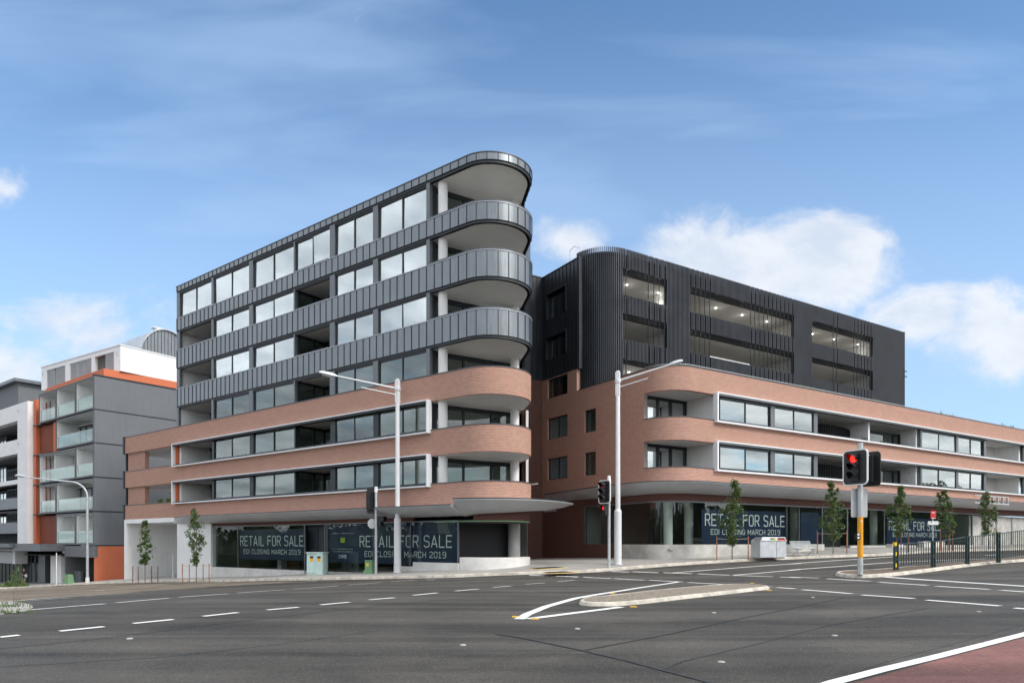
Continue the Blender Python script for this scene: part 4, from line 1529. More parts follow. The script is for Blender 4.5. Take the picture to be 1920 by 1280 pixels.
# upper black box ---------------------------------------------------------------
YS = 6.86
XE = 38.1
zcut = [(10.9, 12.5), (14.0, 15.62), (17.05, 18.75)]
YW = 7.45
ops = [(Rx(1166, YW), Rx(1250, YW)), (Rx(1293, YW), Rx(1488, YW)), (Rx(1521, YW), Rx(1635, YW))]
holes = [(a, c, z0, z1) for a, c in ops for z0, z1 in zcut]
part(RB, 'upper_wall', MB().wall(lambda a, d: (a, YW + d), 2.0, XE, 10.2, 20.0, holes, .25), 'black_metal')
part(RB, 'upper_wall', MB().box(XE - .25, XE, YW, 20, 10.2, 20.0).box(.6, XE, 19.7, 20, 10.2, 20).box(.7, .95, 9.2, 20, 10.2, 20.0), 'black_metal')
part(RB, 'roof', MB().box(2.2, XE, YW, 20, 20.0, 20.1).box(.9, 2.2, 9.0, 20, 20.0, 20.1), 'black_metal')
for z0, z1 in zcut:
    part(RB, 'floor_slab', MB().box(2.3, XE - .3, YW + .25, 19.6, z1 - .02, z1 + .25), 'soffit')
    part(RB, 'floor_slab', MB().box(2.3, XE - .3, YW + .25, 19.6, z0 - .95, z0 - .8), 'interior_floor')
    part(RB, 'room_walls', MB().box(.7, XE - .3, 12.5, 12.6, z0 - .8, z1).box(ops[0][1] + .6, ops[0][1] + .8, 7.8, 12.5, z0 - .8, z1).box(ops[1][1] + .5, ops[1][1] + .7, 7.8, 12.5, z0 - .8, z1).box(ops[2][1] + .3, ops[2][1] + .5, 7.8, 12.5, z0 - .8, z1), 'interior')
    part(RB, 'glass_balustrade', MB().box(ops[0][0], ops[0][1], 7.9, 7.91, z0 - .1, z0 + .15).box(ops[1][0], ops[1][1], 7.9, 7.91, z0 - .1, z0 + .15), 'glass_rail')


def ceil_pt(px, py, z):
    Y = z * F / (HY - py)
    return toR((px - CX) * Y / F, Y)


for px_, py_, z in [(1175, 534, 18.71), (1234, 549, 18.71), (1342, 577.5, 18.71), (1391.5, 590.5, 18.71), (1438, 603, 18.71), (1482, 614.5, 18.71), (1523, 626, 18.71), (1563, 636, 18.71), (1608, 646, 18.71), (1179, 697.5, 12.46)]:
    q = ceil_pt(px_, py_, z)
    part(RB, 'downlight', MB().cyl(q[0], q[1], z - .02, z + .0, .06, 14), 'downlight')
    ld = bpy.data.lights.new('downlight_lamp', 'POINT'); ld.energy = 4; ld.color = (1.0, .95, .87); ld.shadow_soft_size = .06
    lo = bpy.data.objects.new('downlight_lamp', ld); COL.objects.link(lo); lo.parent = RB; lo.location = (q[0], q[1], z - .8 - RB['_zb'])
# bright balustrade strips seen through the screen
mb = MB()
for (a, c, y_) in ((1174, 1206, 17.16), (1331, 1405, 17.2), (1174, 1206, 14.08), (1331, 1405, 14.15), (1573, 1602, 17.16), (1573, 1602, 14.1)):
    mb.box(Rx(a, 7.8), Rx(c, 7.8), 7.78, 7.85, y_ - .12, y_ + (.14 if y_ != 14.15 else .25))
part(RB, 'parapet_strip', mb, 'bright_white')

# louvre fins
fp = []
R_ = 2.3
cx_, cy_ = .30 + R_, YS + R_
n = int((pi / 2 * R_) / .13)
for k in range(n + 1):
    a = pi + (pi / 2) * k / n
    fp.append((cx_ + R_ * cos(a), cy_ + R_ * sin(a), a + pi / 2))
x = cx_ + .13
while x < XE:
    fp.append((x, YS, 0.0)); x += .13
clear = [(Rx(1183, YS), Rx(1214, YS)), (Rx(1336, YS), Rx(1400, YS)), (Rx(1525, YS), Rx(1560, YS)), (Rx(1575, YS), Rx(1600, YS))]
opx = [(Rx(1166, YS), Rx(1250, YS)), (Rx(1293, YS), Rx(1488, YS)), (Rx(1521, YS), Rx(1635, YS))]
mb = MB()
zb0, zt0 = 10.62, 20.2
for i, (x, y, a) in enumerate(fp):
    inop = any(o[0] < x < o[1] for o in opx) and y < YS + .5
    isclear = any(o[0] < x < o[1] for o in clear) and y < YS + .5
    segs = [(zb0, zt0)]
    if inop and (isclear or i % 4 != 0):
        segs = [(zb0, zcut[0][0] - .3), (zcut[0][1] + .1, zcut[1][0] - .05), (zcut[1][1] + .1, zcut[2][0] - .05), (zcut[2][1] + .1, zt0)]
    thin = inop and len(segs) == 1
    for s in segs:
        mb.obox((x, y), a, .008 if thin else .026, .03 if thin else .07, *s)
scr = part(RB, 'louvre_screen', mb, 'fin')
mb = MB()
arc = [(p[0] + .0, p[1]) for p in fp]
for z in (10.66, 13.55, 16.65, 19.75):
    mb.sweep([(p[0], p[1]) for p in fp], [(.08, z), (.08, z + .09), (.16, z + .09), (.16, z)])
part(scr, 'rail', mb, 'black_metal')
# backing behind the rounded corner
part(RB, 'corner_backing', MB().sweep([(p[0], p[1]) for p in fp[:n + 2]], [(.28, 10.6), (.28, 20.0), (.33, 20.0), (.33, 10.6)]), 'black_metal', True)
mb = MB().box(XE - .03, XE + .05, YS - .06, YS + .08, 10.6, 20.25).box(XE - .02, XE + .05, YS + .5, YS + .58, 10.6, 20.2)
for z in (11.9, 12.5, 15.9, 16.4): mb.box(XE - .2, XE + .35, YS - .12, YS - .06, z, z + .08)
part(scr, 'end_post', mb, 'black_metal')
part(RB, 'roof_hatch_hoop', MB().tube([(-.2, 9.4, 19.7), (-.2, 9.4, 20.35), (-.1, 9.0, 20.55), (.1, 8.6, 20.3)], .022, 8), 'galv', True)

# ground floor ---------------------------------------------------------------
gp_path = [(0.0, yb0)] + rcorner(2.0, 0.0, 9)[1:]
gp_path = [(0.0, yb0), (0.0, 3.2)] + rcorner(2.0, 0.0, 9)[2:]
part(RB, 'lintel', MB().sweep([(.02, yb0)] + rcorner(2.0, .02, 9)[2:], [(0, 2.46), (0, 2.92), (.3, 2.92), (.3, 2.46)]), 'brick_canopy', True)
zgl = -.15
sf = part(RB, 'shop_front', MB().sweep([(.06, yb0)] + rcorner(2.0, .06, 9)[2:], [(0, 2.36), (0, 2.46), (.1, 2.46), (.1, 2.36)]), 'frame_grey', True)
part(sf, 'pane', MB().sweep([(.1, yb0)] + rcorner(2.0, .1, 9, xend=Rx(1824))[2:-2] + [(Rx(1590), .1)], [(0, zgl - .1), (0, 2.36), (.012, 2.36), (.012, zgl - .1)]), 'glass_shop', True)
part(sf, 'pane', MB().box(Rx(1594), Rx(1824), .1, .112, -.3, 2.36), 'glass_shop')
mb = MB().box(.04, .16, yb0 - .14, yb0, zgl, 2.36)
for px_, w_ in ((1477, .04), (1500, .05), (1543, .10), (1590, .12), (1660, .06), (1783, .06), (1824, .18)):
    part(sf, 'mullion', MB().box(Rx(px_), Rx(px_) + w_, .07, .17, -.3, 2.36), 'frame_grey')
part(sf, 'mullion', mb, 'frame_grey')
pth = [(.0, 4.2)] + rcorner(2.0, 0, 9)[2:-2] + [(Rx(1545), 0.0)]
part(RB, 'plinth', MB().sweep(pth, [(-.03, -2.0), (-.03, zgl - .02), (.32, zgl - .02), (.32, -2.0)]), 'plinth_grey', True)
part(RB, 'plinth', MB().box(Rx(1594), REND, -.02, .32, -1.4, -.28), 'plinth_grey')
part(RB, 'plinth_step', MB().box(Rx(1661), Rx(1682), -.5, -.03, -1.2, -.17).box(Rx(1720), Rx(1760), -.45, -.03, -1.0, .02), 'plinth')
part(RB, 'shop_door', MB().box(Rx(1545), Rx(1590), .6, .7, -1.2, 2.4), 'black_metal')
part(RB, 'shop_floor', MB().box(.5, REND, .4, 8.9, -.5, -.4), 'interior_floor')
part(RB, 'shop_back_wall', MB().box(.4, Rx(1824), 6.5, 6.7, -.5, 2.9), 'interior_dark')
mb = MB()
for x_ in (1.6, 3.4, 14, 24): mb.cyl(x_, 1.7, -.5, 2.9, .28, 18)
part(RB, 'shop_columns', mb, 'column_white', True)
part(RB, 'shop_blinds', MB().box(Rx(1826), REND, .4, .45, -.4, 2.3), 'plinth_grey')
mb = MB()
for px_ in (1850, 1876, 1905): mb.box(Rx(px_), Rx(px_) + .12, .28, .34, -.4, 2.3)
part(RB, 'blind_posts', mb, 'sign_back')

# canopy
cp = [(.0, Ry(1022))] + [(0, 10.5), (0, 8), (0, 6), (0, 4)] + rcorner(2.0, 0, 9)[2:]
cp = resample(cp, .45)
cp = [cp[0]] + cp


def rprof(k, c):
    o = -1.22 * min(1.0, max(0.02, c / 7.5))
    return [(o, 3.46), (o, 3.52), (.08, 3.55), (.1, 2.86), (o * .45, 2.98), (o * .8, 3.22)]


cp = cp[1:]
canr = part(RB, 'canopy', MB().sweep(cp, rprof), 'canopy_grey', True)
part(canr, 'canopy_edge', MB().sweep(cp, lambda k, c: [(-1.22 * min(1, max(.02, c / 7.5)) - .02, 3.49), (-1.22 * min(1, max(.02, c / 7.5)) - .02, 3.545), (-1.22 * min(1, max(.02, c / 7.5)) + .06, 3.545), (-1.22 * min(1, max(.02, c / 7.5)) + .06, 3.49)]), 'cap')
mb = MB()
xa, xb = Rx(1822, -1.5), Rx(1886, -1.5)
mb.box(xa, xb, -1.75, -1.6, 3.15, 3.25).box(xa, xb, -1.75, -1.6, 3.75, 3.85).box(xa + 2.2, xb, -1.6, -1.3, 3.2, 3.3)
for k in range(5): mb.box(xa + 2.2 + k * .9, xa + 2.32 + k * .9, -1.74, -1.6, 3.25, 3.75)
part(RB, 'service_frame', mb, 'sign_back')


# ------------------------------------------------------------------ lettering (strokes)
GL = {
    'R': [[(0, 0), (0, 1), (.38, 1), (.5, .9), (.5, .58), (.38, .48), (0, .48)], [(.28, .48), (.52, 0)]],
    'E': [[(.5, 0), (0, 0), (0, 1), (.5, 1)], [(0, .5), (.42, .5)]],
    'T': [[(0, 1), (.56, 1)], [(.28, 1), (.28, 0)]],
    'A': [[(0, 0), (.28, 1), (.56, 0)], [(.09, .27), (.47, .27)]],
    'I': [[(.06, 0), (.06, 1)]],
    'L': [[(0, 1), (0, 0), (.46, 0)]],
    'F': [[(0, 0), (0, 1), (.48, 1)], [(0, .52), (.42, .52)]],
    'O': [[(.12, 0), (0, .12), (0, .88), (.12, 1), (.38, 1), (.5, .88), (.5, .12), (.38, 0), (.12, 0)]],
    'S': [[(0, .12), (.12, 0), (.38, 0), (.5, .12), (.5, .38), (.4, .48), (.1, .54), (0, .64), (0, .88), (.12, 1), (.38, 1), (.5, .88)]],
    'C': [[(.5, .16), (.38, 0), (.12, 0), (0, .12), (0, .88), (.12, 1), (.38, 1), (.5, .84)]],
    'N': [[(0, 0), (0, 1), (.5, 0), (.5, 1)]],
    'G': [[(.5, .84), (.38, 1), (.12, 1), (0, .88), (0, .12), (.12, 0), (.38, 0), (.5, .12), (.5, .48), (.28, .48)]],
    'M': [[(0, 0), (0, 1), (.31, .3), (.62, 1), (.62, 0)]],
    'H': [[(0, 0), (0, 1)], [(.5, 0), (.5, 1)], [(0, .5), (.5, .5)]],
    'B': [[(0, 0), (0, 1), (.36, 1), (.48, .9), (.48, .62), (.38, .52), (0, .52)], [(.38, .52), (.5, .42), (.5, .1), (.38, 0), (0, 0)]],
    '2': [[(0, .84), (.1, 1), (.38, 1), (.5, .88), (.5, .66), (0, .12), (0, 0), (.5, 0)]],
    '0': [[(.12, 0), (0, .12), (0, .88), (.12, 1), (.38, 1), (.5, .88), (.5, .12), (.38, 0), (.12, 0)]],
    '1': [[(0, .86), (.2, 1), (.2, 0)], [(0, 0), (.4, 0)]],
    '9': [[(.04, .06), (.12, 0), (.38, 0), (.5, .12), (.5, .88), (.38, 1), (.12, 1), (0, .88), (0, .6), (.12, .48), (.5, .48)]],
}
GW = {'I': .12, 'M': .62, 'T': .56, 'A': .56, '1': .42, 'L': .46}


def lettering(mb, text, x0, x1, z0, h, y, th=.095):
    """strokes in the plane y=const, text filling x0..x1"""
    adv, pos = 0.0, []
    gap = .24
    for ch in text:
        if ch == ' ': adv += .42; continue
        pos.append((ch, adv)); adv += GW.get(ch, .5) + gap
    tot = adv - gap
    # adapt the letter gap so that natural letter widths stay readable
    sx = (x1 - x0) / tot
    hw = th * h / 2
    for ch, a in pos:
        for ln in GL[ch]:
            pts = [(x0 + (a + p[0]) * sx, z0 + p[1] * h) for p in ln]
            for (ax, az), (bx, bz) in zip(pts[:-1], pts[1:]):
                dx_, dz_ = bx - ax, bz - az
                L = math.hypot(dx_, dz_)
                ux, uz = dx_ / L, dz_ / L
                ax2, az2, bx2, bz2 = ax - ux * hw * .7, az - uz * hw * .7, bx + ux * hw * .7, bz + uz * hw * .7
                nx_, nz_ = -uz * hw, ux * hw
                mb.face([(ax2 + nx_, y, az2 + nz_), (ax2 - nx_, y, az2 - nz_), (bx2 - nx_, y, bz2 - nz_), (bx2 + nx_, y, bz2 + nz_)])


def banner(fr, x0, x1, z0, z1, y, texts, label, holder):
    e = frame('sale_banner', (0, 0), 0, 0, label, 'banner', 'retail for sale banners in the shop windows')
    # place it in the building's frame
    e.location = fr[0] + (0,)
    e.rotation_euler = (0, 0, fr[1])
    part(e, 'banner_sheet', MB().box(x0, x1, y, y + .02, z0, z1), 'navy')
    mb = MB()
    for k, (t, a, c, zz, h, th) in enumerate(texts):
        lettering(mb, t, a, c, zz, h, y - .004 - .001 * k, th)
    part(e, 'lettering', mb, 'lettering')
    return e


FL = ((P0[0], P0[1]), LZ)
FR = ((K0[0], K0[1]), RZ)
yb = .21
b1 = banner(FL, Lx(449, yb), Lx(572, yb) - .1, -1.28, .88, yb,
            [('RETAIL FOR SALE', Lx(451, yb), Lx(570, yb) - .1, -.27, .66, .11), ('EOI CLOSING MARCH 2019', Lx(457, yb), Lx(563, yb), -.86, .30, .13)],
            'dark navy retail for sale banner in the window behind the pale green cabinet', LB)
b2 = banner(FL, Lx(616, yb), Lx(860, yb), -1.33, 1.06, yb,
            [('RETAIL FOR SALE', Lx(675, yb), Lx(847, yb), -.30, .64, .11), ('EOI CLOSING MARCH 2019', Lx(684, yb), Lx(836, yb), -.90, .32, .13), ('CBRE', Lx(635.5, yb), Lx(650, yb), -1.02, .17, .24)],
            'widest navy retail for sale banner with green square, behind the left lamp pole', LB)
part(b2, 'green_square', MB().box(Lx(638.7, yb), Lx(646.6, yb), yb - .012, yb - .002, -.06, .26), 'lime')
mb = MB()
random.seed(3)
for z_, a, c in ((-.50, 622, 663), (-.66, 624, 661), (.50, 622, 662)):
    x = Lx(a, yb)
    while x < Lx(c, yb):
        w_ = random.uniform(.03, .07); hh = random.choice((.07, .08, .06))
        mb.face([(x, yb - .006, z_), (x + w_, yb - .006, z_), (x + w_, yb - .006, z_ + hh), (x, yb - .006, z_ + hh)]); x += w_ + random.choice((.03, .03, .09))
part(b2, 'small_print', mb, 'sign_back')
b3 = banner(FR, Rx(1315.5, yb), Rx(1477, yb), -.1, 2.0, yb,
            [('RETAIL FOR SALE', Rx(1322.5, yb), Rx(1470.5, yb), 1.02, .68, .11), ('EOI CLOSING MARCH 2019', Rx(1333, yb), Rx(1462, yb), .46, .31, .13)],
            'navy retail for sale banner in the window behind the steel bins', RB)
b4 = banner(FR, Rx(1663, yb), Rx(1781, yb), -.2, 1.85, yb, [('RETAIL FOR SALE', Rx(1667, yb), Rx(1764, yb), .93, .64, .11), ('EOI CLOSING MARCH 2019', Rx(1674, yb), Rx(1756, yb), .40, .30, .13)],
            'navy retail for sale banner in the far window behind the bus stop sign', RB)
e = frame('window_panel', K0, RZ, 0, 'plain dark navy panel in the shop window behind the bench', 'panel')
part(e, 'panel_sheet', MB().box(Rx(1501, yb), Rx(1542, yb), yb, yb + .02, -.2, 2.05), 'navy')

# ================================================================== FAR LEFT: ORANGE AND GREY BUILDING
OZ = -3.9
OB = frame('orange_grey_apartment_building', P0, LZ, OZ, 'grey and orange apartment building with white lined box balconies and white penthouse', 'apartment building')
ux = lambda px, y=0: Lx(px, y)
XR = ux(177)
XA, XB2, XC = ux(141), ux(104.5), ux(73)
ob_lv = [(2.85, -.32), (6.13, 2.95), (9.4, 6.23), (12.6, 9.5), (15.9, 12.7)]
OBY = 2.6
part(OB, 'grey_side_wall', MB().box(XR - .25, XR, .0, 26, -.32, 15.9), 'grey_render')
mb = MB()
for z in (2.85, 6.13, 9.4, 12.6): mb.box(XR - .3, XR + .015, -.03, 26, z + .0, z + .12)
mb.box(XR - .35, XR + .08, -.06, 26, 15.9, 16.0)
mb.box(XR - .3, XR + .02, .0, 26, -.42, -.31)
part(OB, 'floor_joint', mb, 'dark_trim')
part(OB, 'orange_base_wall', MB().box(XR - .25, XR - .0, .05, 26, -5, -.42), 'orange_render')
part(OB, 'orange_rear_wall', MB().box(XR - .25, XR + .03, 21.5, 26, -.3, 15.85), 'orange_render')
# body
xl = ux(61)
part(OB, 'orange_body', MB().box(xl, XR - .3, OBY, 20, -.3, 12.3).box(xl, XR - 1.2, OBY, 22, 12.3, 15.8).box(xl, XR - 1.2, 1.3, 22, 15.8, 17.0), 'orange_render')
part(OB, 'orange_blade', MB().box(xl - .3, xl + .35, .2, 3, -.3, 15.6), 'orange_render')
mb = MB()
for z in (2.9, 6.15, 9.4, 12.65): mb.box(xl - .35, XC + .5, .15, 2.4, z, z + .12)
part(OB, 'floor_joint', mb, 'dark_trim')
mb = MB()
for k in range(130):
    z = -.25 + k * .118
    x1_ = XB2 if z < 2.7 or 9.6 < z < 12.6 else XC + .2
    if z < 15.3: mb.box(xl + .36, x1_ + .2, .55, .62, z, z + .07)
part(OB, 'slat_screen', mb, 'orange_slat')
part(OB, 'slat_backing', MB().box(xl + .36, XC + .3, .95, 1.0, -.3, 15.3).box(xl + .36, XB2 + .2, 1.0, 1.05, -.3, 2.8).box(xl + .36, XB2 + .2, 1.0, 1.05, 9.6, 12.5), 'orange_slat')
part(OB, 'orange_blade', MB().box(ux(94), ux(98), .3, 1.2, 9.5, 12.55), 'orange_render')


def box_balcony(x0, x1, z1, z0, door=None, partition=None):
    d0 = 0.0
    mb = MB()
    mb.box(x0, x1, d0, 2.2, z1 - .16, z1).box(x0, x1, d0, 2.2, z0, z0 + .16).box(x0, x0 + .14, d0, 2.2, z0 + .16, z1 - .16).box(x1 - .14, x1, d0, 2.2, z0 + .16, z1 - .16)
    o = part(OB, 'balcony', mb, 'grey_render')
    i = MB()
    i.box(x0 + .14, x0 + .17, .06, 2.1, z0 + .16, z1 - .16).box(x1 - .17, x1 - .14, .06, 2.1, z0 + .16, z1 - .16).box(x0 + .17, x1 - .17, 2.05, 2.15, z0 + .16, z1 - .16).box(x0 + .17, x1 - .17, .06, 2.05, z1 - .19, z1 - .16)
    if partition: i.box(partition, partition + .15, .3, 2.0, z0 + .16, z1 - .19)
    part(o, 'lining', i, 'white_wall')
    g = MB(); n_ = max(1, int((x1 - x0) / 1.9))
    for k in range(n_):
        a = x0 + .3 + (x1 - x0 - .6) * k / n_; c = x0 + .3 + (x1 - x0 - .6) * (k + 1) / n_ - .03
        g.box(a, c, .10, .115, z0 + .2, z0 + 1.35)
    part(o, 'glass_balustrade', g, 'glass_rail')
    part(o, 'handrail', MB().box(x0 + .2, x1 - .2, .09, .125, z0 + 1.35, z0 + 1.385), 'galv')
    if door:
        a, c = door
        m2 = MB()
        k = a
        while k < c + .01:
            m2.box(k, k + .09, 1.95, 2.04, z0 + .16, z1 - .5); k += (c - a) / 3
        m2.box(a, c + .09, 1.94, 2.04, z1 - .6, z1 - .5)
        part(o, 'door_frame', m2, 'dark_trim')
        part(o, 'door_pane', MB().box(a, c, 2.0, 2.03, z0 + .16, z1 - .6), 'glass')
    return o


g_ = .06
box_balcony(XA + g_, XR - .26, 15.88, 12.72)
box_balcony(XB2 + g_, XA - g_, 15.88, 12.72)
box_balcony(XC, XB2 - g_, 15.88, 12.72)
box_balcony(XB2 + g_, XR - .26, 12.58, 9.52, door=(ux(140, 2), ux(172, 2)))
box_balcony(XC, XA - g_, 9.38, 6.25, door=(ux(100, 2), ux(116, 2)), partition=ux(116, 1))
box_balcony(XA + g_, XR - .26, 9.38, 6.25)
box_balcony(XC, XB2 - g_, 6.1, 2.97)
box_balcony(XB2 + g_, XR - .26, 6.1, 2.97, door=(ux(141, 2), ux(172, 2)))
box_balcony(XB2 + g_, XA - g_, 2.83, -.3)
box_balcony(XA + g_, XR - .26, 2.83, -.3)
# penthouse, set back and slightly turned
ph = frame('white_penthouse', (-39.0, 68.0), radians(-32.3), 16.9, 'white rooftop penthouse with grey louvred shutters on the orange building', 'penthouse')
part(ph, 'wall', MB().wall(lambda a, d: (a, d), -16.5, 0, 17.0, 19.55, [(-15.3, -11.1, 17.1, 19.1), (-10.1, -5.6, 17.1, 19.1), (-4.95, -1.2, 17.1, 19.1)], .3).box(-.3, 0, .3, 17, 17.0, 19.55), 'penthouse')
part(ph, 'wall', MB().wall(lambda a, d: (a, d + .3), -16.5, -.3, 17.0, 19.5, [], .1), 'interior_dark')
part(ph, 'roof', MB().box(-16.6, .06, -.06, 17, 19.55, 19.65), 'penthouse')
for a, c in ((-15.2, -13.6), (-13.3, -11.2), (-10.0, -8.6), (-8.5, -7.2), (-7.1, -5.7), (-2.9, -1.3)):
    mb = MB()
    mb.box(a, a + .08, .05, .14, 17.1, 19.1).box(c - .08, c, .05, .14, 17.1, 19.1).box(a, c, .05, .14, 17.1, 17.18).box(a, c, .05, .14, 19.02, 19.1)
    for k in range(24):
        z = 17.2 + k * .076
        mb.box(a + .08, c - .08, .07, .12, z, z + .045)
    part(ph, 'shutter', mb, 'shutter')
part(ph, 'shutter_back', MB().box(-15.2, -11.2, .2, .25, 17.1, 19.1).box(-10, -5.7, .2, .25, 17.1, 19.1).box(-2.9, -1.3, .2, .25, 17.1, 19.1), 'shutter')
part(ph, 'wall_light', MB().box(-16.2, -16.05, -.06, 0, 18.85, 19.0).box(-16.2, -16.05, -.06, 0, 18.6, 18.72).box(-.7, -.55, -.06, 0, 18.85, 19.0).box(-.7, -.55, -.06, 0, 18.6, 18.72), 'sign_back')
# barrel vault roof volume
vx = lambda px, Y: (px - CX) * Y / F
bv = frame('barrel_vault_roof_house', (-43.5, 86.0), radians(-37.2), 16, 'rooftop volume with a curved pale metal barrel roof and grey seamed gable', 'rooftop house')
RH, RV, ZB = 3.5, 4.7, 22.0
arc = []
for k in range(25):
    a = pi * (1 - k / 24)
    arc.append((RH * cos(a), ZB + RV * sin(a)))
mb = MB()
for x0, x1 in ((-14, 0),):
    for k in range(24):
        (ya, za), (yb_, zb_) = arc[k], arc[k + 1]
        mb.face([(x0, ya, za), (x1 + .3, ya, za), (x1 + .3, yb_, zb_), (x0, yb_, zb_)], [(0, 0)] * 4)
        mb.face([(x0, ya, za - .15), (x0, yb_, zb_ - .15), (x1 + .3, yb_, zb_ - .15), (x1 + .3, ya, za - .15)], [(0, 0)] * 4)
        mb.face([(x1 + .3, ya, za - .15), (x1 + .3, yb_, zb_ - .15), (x1 + .3, yb_, zb_), (x1 + .3, ya, za)], [(0, 0)] * 4)
obj_ = obj('curved_roof', mb.mesh('curved_roof', 'roof_metal', True, fix=False, shift=(0, 0, 16)), bv); obj_["_zb"] = 16
mb = MB()
mb.face([(0, a, z - .14) for a, z in arc] + [(0, arc[-1][0], 16), (0, arc[0][0], 16)])
part(bv, 'gable', mb, 'zinc')
mb = MB()
mb.face([(-14, a, z - .14) for a, z in arc] + [(-14, arc[-1][0], 16), (-14, arc[0][0], 16)])
part(bv, 'gable', mb, 'zinc')
mb = MB()
yy = arc[0][0] + .3
while yy < arc[-1][0]:
    zz = ZB + RV * math.sqrt(max(0, 1 - (yy / RH) ** 2)) - .15
    mb.box(0, .05, yy, yy + .04, 16, zz); yy += .42
part(bv, 'seams', mb, 'seam')
part(bv, 'rooftop_vent', MB().box(-2.4, -1.2, -.6, .6, 26.3, 27.1).box(-2.6, -1.6, -.8, .8, 27.1, 27.2), 'penthouse')
part(bv, 'lower_wall', MB().box(.2, .5, -1.2, 12, 16, 23.2), 'penthouse')

# ground floor of the orange building
part(OB, 'fascia', MB().box(ux(124), XR, -.15, .3, -1.5, -.42), 'grey_render')
part(OB, 'undercroft', MB().box(ux(56), XR - .25, 5.5, 5.7, -6, -.4).box(ux(119) - .2, ux(119), .2, 5.5, -6, -1.5), 'grey_render')
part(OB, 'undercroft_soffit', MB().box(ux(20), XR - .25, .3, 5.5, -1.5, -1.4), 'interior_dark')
part(OB, 'white_pier', MB().box(ux(98.5, .5), ux(118.5, .5), .3, 1.1, -6, -1.4), 'white_wall')
part(OB, 'parking_wall', MB().box(ux(122, 1), ux(151, 1), 1.0, 1.25, -6, -3.0), 'grey_render')
part(OB, 'sign_plate', MB().box(ux(148, 5.4), ux(160, 5.4), 5.36, 5.48, -2.35, -1.85), 'sign_white')
mb = MB(); mp = MB()
for a, c in ((50, 56), (58, 64), (66, 72), (74, 80)):
    mb.box(ux(a, 1.2) - .1, ux(a, 1.2) + .12, 1.1, 1.25, -6, -1.45)
    mp.box(ux(a, 1.2) + .12, ux(c, 1.2), 1.16, 1.18, -5, -1.5)
mb.box(ux(80, 1.2), ux(92, 1.2), .8, 1.25, -6, -1.45).box(ux(44, 1.2), ux(49, 1.2), .8, 1.25, -6, -1.45)
f_ = part(OB, 'lobby_doors', mb, 'frame_grey')
part(f_, 'pane', mp, 'glass')
part(OB, 'entrance_canopy', MB().box(ux(-60), ux(70), -2.6, 1.5, -.62, -.2).box(ux(70), ux(121), -2.2, 1.5, -.95, -.25), 'frame_grey')

# ------------------------------------------------------------------ white building, far left
WB = frame('white_frame_apartment_building', P0, LZ, -5.0, 'white framed apartment building with dark recessed balconies at the left edge', 'apartment building')
wa, wb_, wc = ux(57.5), ux(38.5), ux(-120)
part(WB, 'white_pier', MB().box(wb_, wa, -.3, 12, -.2, 15.45), 'bright_white')
mb = MB().box(wc, wb_, -.3, 1.0, 13.6, 15.45).box(wc, wb_, -.3, 1.0, 9.9, 11.5).box(wc, wb_, -.28, .5, 6.5, 7.0)
part(WB, 'white_band', mb, 'bright_white')
mb = MB()
for z in (4.9, 2.1, ): mb.box(wc, wb_, -.1, 1.5, z - 1.15, z + .1)
part(WB, 'balcony_front', mb, 'frame_grey')
mb = MB()
for z in (-.2, 3.6, 6.9, 9.9, 13.6): mb.box(wc, wb_, .5, 6, z - .2, z)
mb.box(wc, wb_, 4.0, 4.2, -6, 15)
for px_ in (14, 16): mb.box(ux(px_), ux(px_) + .15, 1.2, 4, -6, 13.5)
part(WB, 'recess_wall', mb, 'grey_render')
mb = MB(); mp = MB()
for z0, z1 in ((11.5, 13.2), (7.1, 9.4), (4.9, 6.4), (1.5, 3.2)):
    for px_ in (0, 5, 11):
        mb.box(ux(px_, 2), ux(px_, 2) + .1, 2.0, 2.1, z0, z1)
    mb.box(wc, ux(12, 2), 2.0, 2.1, z1 - .1, z1)
    mp.box(wc, ux(12, 2), 2.04, 2.06, z0, z1)
f_ = part(WB, 'window', mb, 'frame_dark')
part(f_, 'pane', mp, 'glass')
mb = MB()
for z0 in (7.2, 4.95, 2.2):
    mb.box(ux(15), wb_, -.1, -.06, z0 + 1.0, z0 + 1.05).box(ux(15), wb_, -.1, -.06, z0 + .1, z0 + .15)
    k = ux(15)
    while k < wb_: mb.box(k, k + .06, -.1, -.06, z0, z0 + 1.05); k += .55
part(WB, 'railing', mb, 'dark_trim')
part(WB, 'wall_light', MB().box(wb_ + .2, wb_ + .4, -.4, -.3, 14.6, 14.85).box(wb_ + .2, wb_ + .4, -.4, -.3, 10.9, 11.15).box(wb_ + .2, wb_ + .4, -.4, -.3, 7.3, 7.55), 'sign_back')
part(WB, 'white_band', MB().box(wc, ux(33), -.4, 1.0, -1.1, -.75).box(ux(35), ux(40), -.6, .6, -2.5, -.9), 'bright_white')
part(WB, 'shop_sign_band', MB().box(wc, ux(35), -.1, .3, -2.5, -1.2), 'sign_back')
mb = MB(); 
for px_ in (-20, 2, 9, 16, 24, 31): mb.box(ux(px_), ux(px_) + .1, .0, .12, -5.5, -2.5)
f_ = part(WB, 'shop_window', mb, 'frame_dark')
part(f_, 'pane', MB().box(wc, ux(36), .05, .06, -5.5, -2.5), 'glass_shop')
part(WB, 'shop_back_wall', MB().box(wc, ux(38), 3, 3.1, -6, -1), 'interior_dark')
